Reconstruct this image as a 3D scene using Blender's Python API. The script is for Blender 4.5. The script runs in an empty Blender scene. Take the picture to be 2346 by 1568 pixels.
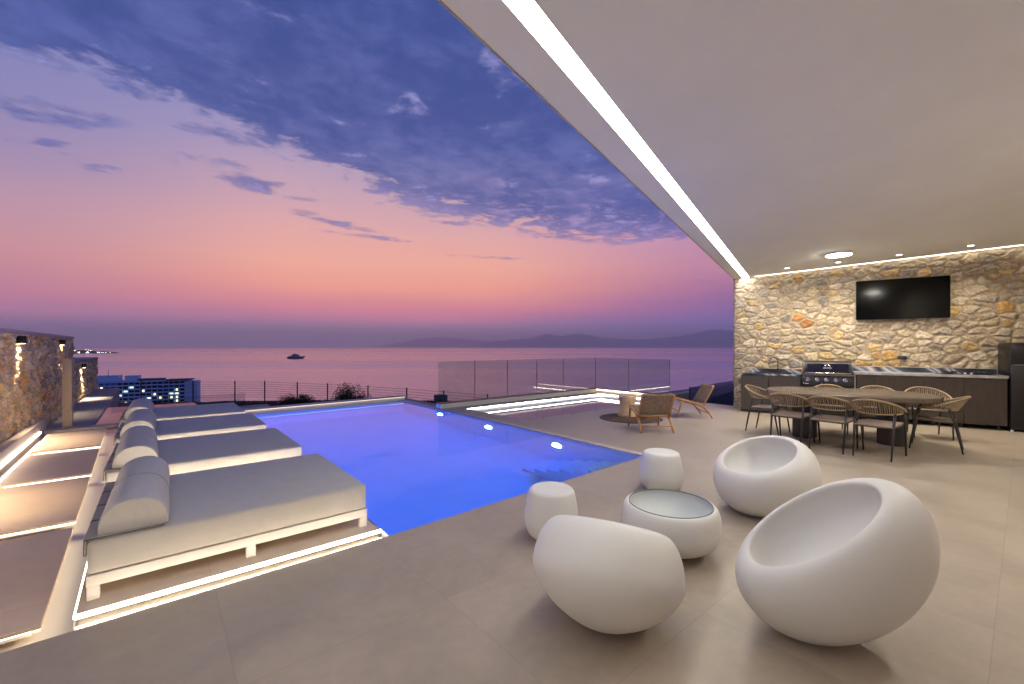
import bpy, math, random
import numpy as np
from mathutils import Vector, Matrix, noise as mnoise
R = math.radians
scn = bpy.context.scene
# ------------------------------------------------------------------ camera
H = 1.45
A0 = R(50.4)
FW = Vector((math.cos(A0), math.sin(A0), 0)); RT = Vector((math.sin(A0), -math.cos(A0), 0))
cam_d = bpy.data.cameras.new("camera"); cam = bpy.data.objects.new("camera", cam_d)
scn.collection.objects.link(cam); scn.camera = cam
cam.location = (0, 0, H)
cam.rotation_euler = (R(90), 0, A0 - R(90))
cam_d.sensor_width = 36; cam_d.lens = 36 * 975 / 2346
cam_d.shift_y = 11 / 2346
cam_d.clip_start = .05; cam_d.clip_end = 120000
scn.view_settings.view_transform = 'Standard'
scn.view_settings.look = 'None'
scn.view_settings.exposure = 0.0
scn.view_settings.gamma = 1.0
scn.cycles.use_denoising = True
scn.cycles.max_bounces = 10
scn.cycles.transparent_max_bounces = 16
scn.cycles.transmission_bounces = 8
scn.cycles.glossy_bounces = 5
scn.cycles.diffuse_bounces = 5
scn.cycles.sample_clamp_indirect = 6
scn.cycles.caustics_reflective = False
scn.cycles.volume_bounces = 1

def L(r, g, b):
    def c(v):
        v /= 255
        return v / 12.92 if v <= .04045 else ((v + .055) / 1.055) ** 2.4
    return (c(r), c(g), c(b), 1)

# ------------------------------------------------------------------ node helpers
class NT:
    def __init__(s, nt):
        s.nt = nt; nt.nodes.clear()
    def n(s, typ, _out=0, **kw):
        nd = s.nt.nodes.new(typ)
        ins = kw.pop('ins', {})
        for k, v in kw.items(): setattr(nd, k, v)
        for k, v in ins.items():
            if hasattr(v, 'is_output') or isinstance(v, bpy.types.NodeSocket): s.nt.links.new(v, nd.inputs[k])
            else: nd.inputs[k].default_value = v
        return nd
    def math(s, op, a, b=0.0, c=None, clamp=False):
        ins = {0: a, 1: b}
        if c is not None: ins[2] = c
        return s.n('ShaderNodeMath', operation=op, use_clamp=clamp, ins=ins).outputs[0]
    def vm(s, op, a, b=(0, 0, 0), out=0):
        return s.n('ShaderNodeVectorMath', operation=op, ins={0: a, 1: b}).outputs[out]
    def dot(s, a, b): return s.n('ShaderNodeVectorMath', operation='DOT_PRODUCT', ins={0: a, 1: b}).outputs['Value']
    def mix(s, f, a, b, blend='MIX'):
        nd = s.n('ShaderNodeMix', data_type='RGBA', blend_type=blend, clamp_factor=True)
        for k, v in ((0, f), (6, a), (7, b)):
            if isinstance(v, bpy.types.NodeSocket): s.nt.links.new(v, nd.inputs[k])
            else: nd.inputs[k].default_value = v
        return nd.outputs[2]
    def ramp(s, f, stops, interp='LINEAR'):
        nd = s.n('ShaderNodeValToRGB', ins={0: f}); cr = nd.color_ramp; cr.interpolation = interp
        while len(cr.elements) < len(stops): cr.elements.new(.5)
        for e, (p, c) in zip(cr.elements, sorted(stops, key=lambda q: q[0])): e.position = p
        for e, (p, c) in zip(cr.elements, sorted(stops, key=lambda q: q[0])): e.color = c
        return nd.outputs[0]
    def smooth(s, v, a, b):
        return s.n('ShaderNodeMapRange', interpolation_type='SMOOTHSTEP', ins={0: v, 1: a, 2: b, 3: 0.0, 4: 1.0}).outputs[0]
    def noise(s, vec, scale, detail=4, rough=.55, dist=0, out=0):
        return s.n('ShaderNodeTexNoise', ins={'Vector': vec, 'Scale': scale, 'Detail': detail, 'Roughness': rough, 'Distortion': dist}).outputs[out]
    def comb(s, x, y, z=0.0): return s.n('ShaderNodeCombineXYZ', ins={0: x, 1: y, 2: z}).outputs[0]

HZ_S, HZ_TOP = 4.2e-5, 1700.0
HZ_K = HZ_S * HZ_TOP
# ------------------------------------------------------------------ world: dusk sky with a cloud sheet
world = bpy.data.worlds.new("World"); scn.world = world; world.use_nodes = True
w = NT(world.node_tree)
d = w.n('ShaderNodeTexCoord').outputs['Generated']
dr = w.dot(d, tuple(RT)); df = w.dot(d, tuple(FW)); dz = w.n('ShaderNodeSeparateXYZ', ins={0: d}).outputs[2]
hl = w.math('SQRT', w.math('ADD', w.math('MULTIPLY', dr, dr), w.math('MULTIPLY', df, df)))
az = R(-17)
G = FW * math.cos(az) + RT * math.sin(az); GP = RT * math.cos(az) - FW * math.sin(az)
sg = w.math('DIVIDE', w.dot(d, tuple(GP)), w.math('MAXIMUM', hl, .01))
cg = w.math('DIVIDE', w.dot(d, tuple(G)), w.math('MAXIMUM', hl, .01))
zz = w.math('MAXIMUM', dz, 0.0)
wob = w.noise(w.vm('MULTIPLY', d, (1.2, 1.2, 9)), 1.6, 3, .5)
zz2 = w.math('ADD', zz, w.math('MULTIPLY', w.math('SUBTRACT', wob, .5), .035))
zz2 = w.math('MAXIMUM', zz2, 0.0)
mid = w.ramp(zz2, [(0, L(98, 94, 132)), (.02, L(98, 92, 120)), (.043, L(122, 92, 120)), (.062, L(162, 98, 118)), (.085, L(202, 116, 122)), (.13, L(236, 152, 124)),
    (.18, L(240, 168, 142)), (.25, L(226, 168, 162)), (.33, L(196, 162, 178)), (.41, L(160, 150, 190)), (.5, L(152, 146, 194)), (.6, L(126, 132, 190)), (.75, L(96, 112, 180)), (1, L(60, 84, 160))])
lef = w.ramp(zz2, [(0, L(96, 92, 128)), (.03, L(100, 90, 126)), (.055, L(146, 94, 122)), (.09, L(180, 110, 124)), (.15, L(198, 138, 140)), (.22, L(184, 144, 160)),
    (.28, L(158, 138, 172)), (.36, L(136, 132, 180)), (.46, L(120, 126, 184)), (.6, L(112, 124, 186)), (.75, L(90, 108, 178)), (1, L(60, 84, 160))])
rig = w.ramp(zz2, [(0, L(62, 68, 118)), (.03, L(68, 68, 124)), (.06, L(88, 72, 130)), (.09, L(122, 82, 136)), (.13, L(156, 98, 138)), (.17, L(182, 122, 150)), (.23, L(184, 136, 174)),
    (.3, L(150, 120, 182)), (.4, L(105, 105, 175)), (.6, L(60, 82, 160)), (1, L(46, 70, 150))])
bak = w.ramp(zz, [(0, L(60, 66, 105)), (.2, L(66, 74, 122)), (1, L(52, 74, 150))])
sky = w.mix(w.smooth(sg, -.15, -.6), mid, lef)
sky = w.mix(w.smooth(sg, .2, .8), sky, rig)
sky = w.mix(w.smooth(cg, .25, -.4), sky, bak)
# cloud sheet at constant altitude: planar coordinates
zc = w.math('MAXIMUM', dz, .03)
u = w.math('DIVIDE', dr, zc); v = w.math('DIVIDE', df, zc)
uv = w.comb(u, v)
ca, sa = math.cos(R(42)), math.sin(R(42))
ua = w.math('ADD', w.math('MULTIPLY', u, ca), w.math('MULTIPLY', v, sa))
va = w.math('SUBTRACT', w.math('MULTIPLY', v, ca), w.math('MULTIPLY', u, sa))
suv = w.comb(w.math('MULTIPLY', ua, .92), va)
n1 = w.noise(suv, 1.1, 6, .58, .4)
n2 = w.noise(suv, 4.8, 8, .66, .25)
n3 = w.noise(w.vm('ADD', w.comb(w.math('MULTIPLY', ua, .8), va), (7, 3, 1)), 3.8, 8, .64, .4)
fc = w.n('ShaderNodeFloatCurve', ins={'Value': w.n('ShaderNodeMapRange', ins={0: u, 1: -3.0, 2: 3.0, 3: 0.0, 4: 1.0}).outputs[0]})
cv = fc.mapping.curves[0]
cpts = [(-3, .25), (-2.2, 1.2), (-1.6, 1.6), (-1.35, 1.85), (-1.07, 2.42), (-.275, 3.45), (.5, 3.95), (1.39, 4.05), (2.2, 3.6), (3, 3.2)]
pts = [((a + 3) / 6, b / 6) for a, b in cpts]
cv.points[0].location = pts[0]; cv.points[1].location = pts[-1]
for p in pts[1:-1]: cv.points.new(*p)
fc.mapping.update()
fu = w.math('MULTIPLY', fc.outputs[0], 6.0)
rel = w.math('DIVIDE', w.math('SUBTRACT', fu, v), w.math('MAXIMUM', fu, .4))
e1 = w.math('ADD', rel, w.math('ADD', w.math('MULTIPLY', w.math('SUBTRACT', n1, .5), .5), w.math('MULTIPLY', w.math('SUBTRACT', n2, .5), .75)))
den = w.smooth(e1, -.015, .13)
# small detached clouds: (centre px, half length px, half height px, slope)
def q_of(px, py):
    a = (px - 1173) / 975; z = (795 - py) / 975
    return Vector((a / z, 1 / z))
blobs = [(130, 265, 190, 30, .18), (110, 328, 95, 13, .13), (200, 375, 95, 20, .3), (585, 418, 165, 33, .30), (770, 510, 120, 13, .27), (860, 544, 110, 7, .13),
         (1040, 512, 60, 6, .1), (1290, 540, 210, 15, .13), (520, 315, 140, 20, .22), (640, 330, 110, 16, .2), (1620, 645, 45, 5, .1), (1110, 590, 100, 5, .05), (690, 455, 60, 12, .1)]
small = None
for px, py, la, lb, sl in blobs:
    c0 = q_of(px, py); t = math.atan(sl)
    ax = Vector((math.cos(t), math.sin(t))) * la; bx_ = Vector((-math.sin(t), math.cos(t))) * lb
    J = Matrix(((q_of(px + ax.x, py + ax.y) - c0), (q_of(px + bx_.x, py + bx_.y) - c0))).transposed()
    Ji = J.inverted()
    a_ = w.dot(w.vm('SUBTRACT', uv, (c0.x, c0.y, 0)), (Ji[0][0], Ji[0][1], 0))
    b_ = w.dot(w.vm('SUBTRACT', uv, (c0.x, c0.y, 0)), (Ji[1][0], Ji[1][1], 0))
    r2 = w.math('ADD', w.math('MULTIPLY', a_, a_), w.math('MULTIPLY', b_, b_))
    wt = w.math('SUBTRACT', 1.0, w.math('MINIMUM', r2, 4.0))
    small = wt if small is None else w.math('MAXIMUM', small, wt)
e2 = w.math('ADD', small, w.math('MULTIPLY', w.math('SUBTRACT', w.math('ADD', w.math('MULTIPLY', n2, .6), w.math('MULTIPLY', n3, .4)), .52), 8.0))
den2 = w.math('MULTIPLY', w.smooth(e2, .1, 1.5), .85)
up = w.smooth(dz, .03, .1)
ccol = w.ramp(dz, [(0, L(96, 92, 150)), (.15, L(92, 100, 160)), (.3, L(66, 90, 158)), (.45, L(46, 76, 150)), (.6, L(42, 72, 146)), (1, L(40, 70, 145))])
ccol = w.mix(w.smooth(w.math('ADD', w.math('MULTIPLY', n1, .5), w.math('MULTIPLY', n2, .5)), .40, .62), w.mix(1.0, ccol, (.66, .78, .86, 1), 'MULTIPLY'), w.mix(.22, w.mix(1.0, ccol, (1.15, 1.15, 1.12, 1), 'MULTIPLY'), sky))
wis = w.math('MULTIPLY', w.smooth(n3, .55, .68), w.smooth(n2, .45, .60))
wis2 = w.math('MULTIPLY', w.smooth(n2, .50, .66), w.math('MULTIPLY', w.smooth(v, 2.2, 3.6), .75))
ccol = w.mix(w.math('MULTIPLY', wis, .7), ccol, L(165, 160, 215))
ccol = w.mix(wis2, ccol, L(160, 140, 190))
sky = w.mix(w.math('MULTIPLY', w.math('MAXIMUM', w.math('MULTIPLY', den, .93), den2), up), sky, ccol)
sky = w.mix(w.smooth(dz, -.002, -.05), sky, L(70, 68, 95))
sky = w.mix(.07, sky, L(128, 128, 150))
# the haze box dims the low sky: the sky behind it is brighter by that much
Tz = w.math('MAXIMUM', w.math('EXPONENT', w.math('DIVIDE', -HZ_K, w.math('MAXIMUM', dz, .015))), .30)
sky = w.vm('SCALE', sky) if False else w.n('ShaderNodeVectorMath', operation='SCALE', ins={0: sky, 'Scale': w.math('DIVIDE', 1.0, w.math('POWER', Tz, .85))}).outputs[0]
bg = w.n('ShaderNodeBackground', ins={0: sky, 1: 1.0})
w.nt.links.new(bg.outputs[0], w.n('ShaderNodeOutputWorld').inputs[0])

# ------------------------------------------------------------------ materials
MATS = {}
def mat(name, base, rough=.5, metal=0., var=.0, vscale=3., bump=0., bscale=40., spec=.5, emit=None, es=0., coat=0., stretch=None, sheen=0., wrinkle=0.):
    if name in MATS: return MATS[name]
    m = bpy.data.materials.new(name); m.use_nodes = True; MATS[name] = m
    t = NT(m.node_tree)
    b = t.n('ShaderNodeBsdfPrincipled', ins={'Roughness': rough, 'Metallic': metal, 'Specular IOR Level': spec, 'Coat Weight': coat, 'Sheen Weight': sheen})
    co = t.n('ShaderNodeTexCoord').outputs['Object']
    if stretch: co = t.vm('MULTIPLY', co, stretch)
    base = tuple(base[:3]) + (1,)
    if var > 0:
        n = t.noise(co, vscale, 5, .6)
        dk = tuple(c * (1 - var) for c in base[:3]) + (1,); lt = tuple(min(1, c * (1 + var)) for c in base[:3]) + (1,)
        col = t.ramp(n, [(.3, dk), (.7, lt)])
        t.nt.links.new(col, b.inputs['Base Color'])
        t.nt.links.new(t.n('ShaderNodeMapRange', ins={0: n, 1: .3, 2: .7, 3: rough * .9, 4: min(1, rough * 1.1)}).outputs[0], b.inputs['Roughness'])
    else: b.inputs['Base Color'].default_value = base
    if bump > 0:
        bp = t.n('ShaderNodeBump', ins={'Strength': bump, 'Distance': .01, 'Height': t.noise(co, bscale, 4, .6) if not wrinkle else t.math('ADD', t.math('MULTIPLY', t.noise(co, bscale, 4, .6), .25), t.math('MULTIPLY', t.noise(t.vm('MULTIPLY', co, (1, 1.6, 1)), 4.5, 3, .5, .8), wrinkle))})
        t.nt.links.new(bp.outputs[0], b.inputs['Normal'])
    if emit:
        b.inputs['Emission Color'].default_value = tuple(emit[:3]) + (1,); b.inputs['Emission Strength'].default_value = es
    t.nt.links.new(b.outputs[0], t.n('ShaderNodeOutputMaterial').inputs[0])
    return m
def emis(name, col, s):
    if name in MATS: return MATS[name]
    m = bpy.data.materials.new(name); m.use_nodes = True; MATS[name] = m
    t = NT(m.node_tree); e = t.n('ShaderNodeEmission', ins={0: tuple(col) + (1,), 1: s})
    t.nt.links.new(e.outputs[0], t.n('ShaderNodeOutputMaterial').inputs[0]); return m

def tile_mat(name, base, pitch=(1.015, 1.015), off=(3.3, .105), rough=.38, var=.12, joint=.32):
    m = bpy.data.materials.new(name); m.use_nodes = True; MATS[name] = m
    t = NT(m.node_tree); co = t.n('ShaderNodeTexCoord').outputs['Object']
    sx = t.n('ShaderNodeSeparateXYZ', ins={0: co})
    js = []; cells = []
    for k in (0, 1):
        q = t.math('DIVIDE', t.math('SUBTRACT', sx.outputs[k], off[k]), pitch[k])
        cells.append(t.math('FLOOR', q)); fr = t.math('FRACT', q)
        dd = t.math('MULTIPLY', t.math('MINIMUM', fr, t.math('SUBTRACT', 1.0, fr)), pitch[k])
        js.append(t.math('LESS_THAN', dd, .0022))
    j = t.math('MAXIMUM', js[0], js[1])
    wn = t.n('ShaderNodeTexWhiteNoise', noise_dimensions='2D', ins={'Vector': t.comb(cells[0], cells[1])}).outputs['Value']
    co2 = t.vm('ADD', co, t.comb(t.math('MULTIPLY', wn, 13.0), 0.0))
    n = t.noise(co2, 1.6, 7, .62, .6); n2 = t.noise(co2, 14, 5, .6)
    fac = t.math('ADD', t.math('MULTIPLY', n, .75), t.math('MULTIPLY', n2, .25))
    b3 = base[:3]
    col = t.ramp(fac, [(.28, tuple(c * (1 - var) for c in b3) + (1,)), (.72, tuple(c * (1 + var) for c in b3) + (1,))])
    col = t.mix(t.math('MULTIPLY', wn, .12), col, (b3[0] * .8, b3[1] * .8, b3[2] * .8, 1))
    speck = t.smooth(t.noise(co, 55, 2, .5), .74, .80)
    col = t.mix(t.math('MULTIPLY', speck, .25), col, (min(1, b3[0] * 1.8), min(1, b3[1] * 1.8), min(1, b3[2] * 1.8), 1))
    col = t.mix(t.math('MULTIPLY', j, joint), col, (b3[0] * .35, b3[1] * .33, b3[2] * .3, 1))
    bp = t.n('ShaderNodeBump', ins={'Strength': .25, 'Distance': .004, 'Height': t.math('SUBTRACT', n2, j)})
    b = t.n('ShaderNodeBsdfPrincipled', ins={'Base Color': col, 'Roughness': t.n('ShaderNodeMapRange', ins={0: n, 1: .3, 2: .7, 3: rough * .85, 4: rough * 1.2}).outputs[0], 'Normal': bp.outputs[0]})
    t.nt.links.new(b.outputs[0], t.n('ShaderNodeOutputMaterial').inputs[0]); return m

def stone_mat(name, gain=1.0, warm=(1, 1, 1, 1)):
    m = bpy.data.materials.new(name); m.use_nodes = True; MATS[name] = m
    t = NT(m.node_tree); co = t.n('ShaderNodeTexCoord').outputs['Object']
    at = t.n('ShaderNodeAttribute', attribute_name='stone').outputs['Color']
    n = t.noise(co, 22, 8, .7, .4); n2 = t.noise(co, 7, 4, .6)
    col = t.mix(1.0, at, t.ramp(n, [(.3, (.56 * gain, .50 * gain, .44 * gain, 1)), (.5, (.95 * gain, .93 * gain, .88 * gain, 1)), (.7, (1.35 * gain, 1.3 * gain, 1.2 * gain, 1))]), 'MULTIPLY')
    col = t.mix(t.math('MULTIPLY', t.smooth(n2, .55, .75), .35), col, t.mix(1.0, col, (1.15, .82, .5, 1), 'MULTIPLY'))
    col = t.mix(1.0, col, warm, 'MULTIPLY')
    bp = t.n('ShaderNodeBump', ins={'Strength': .6, 'Distance': .012, 'Height': n})
    b = t.n('ShaderNodeBsdfPrincipled', ins={'Base Color': col, 'Roughness': .85, 'Normal': bp.outputs[0], 'Specular IOR Level': .3})
    t.nt.links.new(b.outputs[0], t.n('ShaderNodeOutputMaterial').inputs[0]); return m

def water_mat(name, kind, rough=.0, bump=.05, bscale=2., tint=(1, 1, 1, 1)):
    m = bpy.data.materials.new(name); m.use_nodes = True; MATS[name] = m
    t = NT(m.node_tree); co = t.n('ShaderNodeTexCoord').outputs['Object']
    bp = t.n('ShaderNodeBump', ins={'Strength': bump, 'Distance': .02, 'Height': t.noise(co, bscale, 3, .5)})
    if kind == 'deep':
        s = t.n('ShaderNodeBsdfGlass', ins={'Color': tint, 'Roughness': rough, 'IOR': 1.26, 'Normal': bp.outputs[0]}).outputs[0]
    else:
        fr = t.n('ShaderNodeFresnel', ins={'IOR': 1.33, 'Normal': bp.outputs[0]})
        s = t.n('ShaderNodeMixShader', ins={0: fr.outputs[0], 1: t.n('ShaderNodeBsdfTransparent', ins={0: tint}).outputs[0],
              2: t.n('ShaderNodeBsdfGlossy', ins={'Roughness': .03, 'Normal': bp.outputs[0]}).outputs[0]}).outputs[0]
    t.nt.links.new(s, t.n('ShaderNodeOutputMaterial').inputs[0]); return m
def pane_mat(name, tint, ior=1.45):
    m = bpy.data.materials.new(name); m.use_nodes = True; MATS[name] = m
    t = NT(m.node_tree)
    bf = t.n('ShaderNodeNewGeometry').outputs['Backfacing']
    fr = t.n('ShaderNodeFresnel', ins={'IOR': t.n('ShaderNodeMapRange', ins={0: bf, 1: 0.0, 2: 1.0, 3: ior, 4: 1 / ior}).outputs[0]})
    s = t.n('ShaderNodeMixShader', ins={0: fr.outputs[0], 1: t.n('ShaderNodeBsdfTransparent', ins={0: tint}).outputs[0], 2: t.n('ShaderNodeBsdfGlossy', ins={'Roughness': .01}).outputs[0]})
    t.nt.links.new(s.outputs[0], t.n('ShaderNodeOutputMaterial').inputs[0]); return m

def wood_mat(name, a, b, scale=(1, 1, 12), rough=.45):
    m = bpy.data.materials.new(name); m.use_nodes = True; MATS[name] = m
    t = NT(m.node_tree); co = t.vm('MULTIPLY', t.n('ShaderNodeTexCoord').outputs['Object'], scale)
    n = t.noise(co, 3, 6, .65, .8)
    col = t.ramp(n, [(.3, a + (1,)), (.7, b + (1,))])
    bp = t.n('ShaderNodeBump', ins={'Strength': .2, 'Distance': .003, 'Height': n})
    s = t.n('ShaderNodeBsdfPrincipled', ins={'Base Color': col, 'Roughness': rough, 'Normal': bp.outputs[0]})
    t.nt.links.new(s.outputs[0], t.n('ShaderNodeOutputMaterial').inputs[0]); return m

def marble_mat():
    m = bpy.data.materials.new('swirled_marble'); m.use_nodes = True
    t = NT(m.node_tree); co = t.n('ShaderNodeTexCoord').outputs['Object']
    wv = t.n('ShaderNodeTexWave', wave_type='BANDS', bands_direction='DIAGONAL', ins={'Vector': t.vm('MULTIPLY', co, (1, 1, 1.6)), 'Scale': .55, 'Distortion': 5.0, 'Detail': 3.0, 'Detail Scale': .8})
    col = t.ramp(wv.outputs['Fac'], [(0, (.02, .025, .04, 1)), (.45, (.05, .07, .11, 1)), (.62, (.42, .43, .48, 1)), (.75, (.08, .1, .16, 1)), (.88, (.55, .53, .55, 1)), (1, (.04, .05, .08, 1))])
    s = t.n('ShaderNodeBsdfPrincipled', ins={'Base Color': col, 'Roughness': .12})
    t.nt.links.new(s.outputs[0], t.n('ShaderNodeOutputMaterial').inputs[0]); return m

M_deck = tile_mat('deck_tile', (.375, .312, .242), rough=.42, var=.2, joint=.22)
M_slab = tile_mat('slab_tile', (.74, .57, .43), pitch=(60, 2.03), off=(-30.5, 1.52), rough=.7)
M_plat = tile_mat('platform_tile', (.55, .45, .36), pitch=(1.015, 3), off=(.25, .3), rough=.5)
M_white = mat('white_render', (.78, .72, .62), .6, var=.03)
M_ceil = mat('ceiling_plaster', (.92, .925, .84), .9, var=.05, vscale=.5, bump=.15, bscale=120)
M_edge = mat('eave_trim', (.40, .37, .32), .8)
M_coping = mat('pale_coping', (.50, .42, .37), .55, var=.08, vscale=6)
M_conc = mat('grey_concrete', (.30, .28, .27), .8, var=.15, vscale=4)
M_cream = mat('cream_render', (.62, .47, .30), .8, var=.04)
M_stone = stone_mat('rubble_stone', .78)
M_stone2 = stone_mat('rough_rubble_stone', 1.4, (1.12, 1, .80, 1))
M_pool = mat('pool_plaster', (.72, .76, .85), .7, var=.04, vscale=2)
M_poolw = water_mat('pool_water', 'deep', bump=.05, bscale=1.6, tint=(.72, .92, 1, 1))
M_shallow = water_mat('shallow_water', 'thin', bump=.05, bscale=2.5)
M_pane = pane_mat('balustrade_glass', (.84, .89, .88, 1))
M_pane2 = pane_mat('dark_balustrade_glass', (.42, .45, .52, 1))
M_pane3 = pane_mat('clear_glass', (.88, .89, .90, 1))
WARM = (1.0, .80, .55)
M_led = emis('warm_led', (1.0, .83, .62), 30)
M_led2 = emis('warm_led_soft', (1.0, .82, .60), 12)
M_led3 = emis('warm_led_bed', (1.0, .85, .66), 62)
M_ledc = emis('curb_led', (1.0, .86, .68), 34)
M_leds = emis('slab_led', (1.0, .83, .62), 8)
M_glow = emis('warm_led_faint', (1.0, .82, .58), 1.6)
M_slot = emis('ceiling_slot_light', (1.0, .96, .85), 29)
M_cove = emis('wall_cove_light', (1.0, .90, .74), 9)
M_disc = emis('disc_diffuser', (1.0, .94, .84), 190)
M_poollamp = emis('pool_lamp_glow', (.012, .10, 1.0), 3800)
M_fab = mat('lounger_fabric', (.50, .475, .44), .95, var=.04, vscale=9, bump=.35, bscale=350, sheen=.1, wrinkle=4.0)
M_pad = mat('grey_pad_fabric', (.34, .32, .29), .95, var=.06, vscale=10, bump=.25, bscale=300)
M_bol = mat('bolster_fabric', (.52, .50, .47), .95, var=.04, vscale=9, bump=.35, bscale=350, sheen=.1, wrinkle=4.0)
M_pipe = mat('dark_piping', (.05, .048, .045), .9)
M_wmetal = mat('white_metal', (.72, .69, .64), .45)
M_poly = mat('white_polymer', (.71, .70, .67), .55, bump=.06, bscale=250)
M_black = mat('black_metal', (.012, .011, .011), .4)
M_dark = mat('anthracite_metal', (.045, .042, .045), .38, metal=.3)
M_rope = mat('tan_rope', (.33, .245, .14), .85, var=.12, vscale=60, bump=.4, bscale=200)
M_sling = mat('taupe_sling', (.26, .195, .15), .85, bump=.3, bscale=250)
M_tab = wood_mat('table_veneer', (.095, .07, .053), (.15, .112, .086), (.35, 4, .35), .25)
M_ped = mat('fluted_dark_wood', (.025, .018, .016), .45)
M_teak = wood_mat('teak', (.36, .17, .055), (.52, .27, .10), (9, 9, 2), .5)
M_rush = mat('woven_rush', (.24, .165, .10), .9, var=.3, vscale=25, bump=.9, bscale=90, stretch=(1, 1, 1))
M_rug = mat('jute_rug', (.10, .058, .045), .95, var=.25, vscale=30, bump=.8, bscale=80)
M_stump = wood_mat('pale_wood', (.62, .40, .21), (.78, .56, .34), (8, 8, 1.4), .55)
M_cab = wood_mat('cabinet_oak', (.036, .026, .022), (.065, .048, .039), (9, 9, .8), .42)
M_cabs = mat('brushed_cabinet_front', (.085, .07, .065), .35, metal=.35, var=.1, vscale=6, stretch=(12, 12, .5))
M_marble = marble_mat()
M_stripm = mat('pale_counter_edge', (.42, .40, .42), .25, var=.35, vscale=5)
M_chrome = mat('chrome', (.75, .73, .70), .12, metal=1.)
M_bglass = mat('navy_black_glass', (.003, .003, .018), .06, coat=.5)
M_screen = mat('tv_screen', (.001, .001, .001), .1, spec=.2)
M_fridge = mat('black_fridge_steel', (.008, .006, .008), .3)
M_blue = emis('knob_blue_light', (.25, .28, .9), .9)
M_wplast = mat('white_plastic', (.8, .8, .8), .4)

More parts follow.
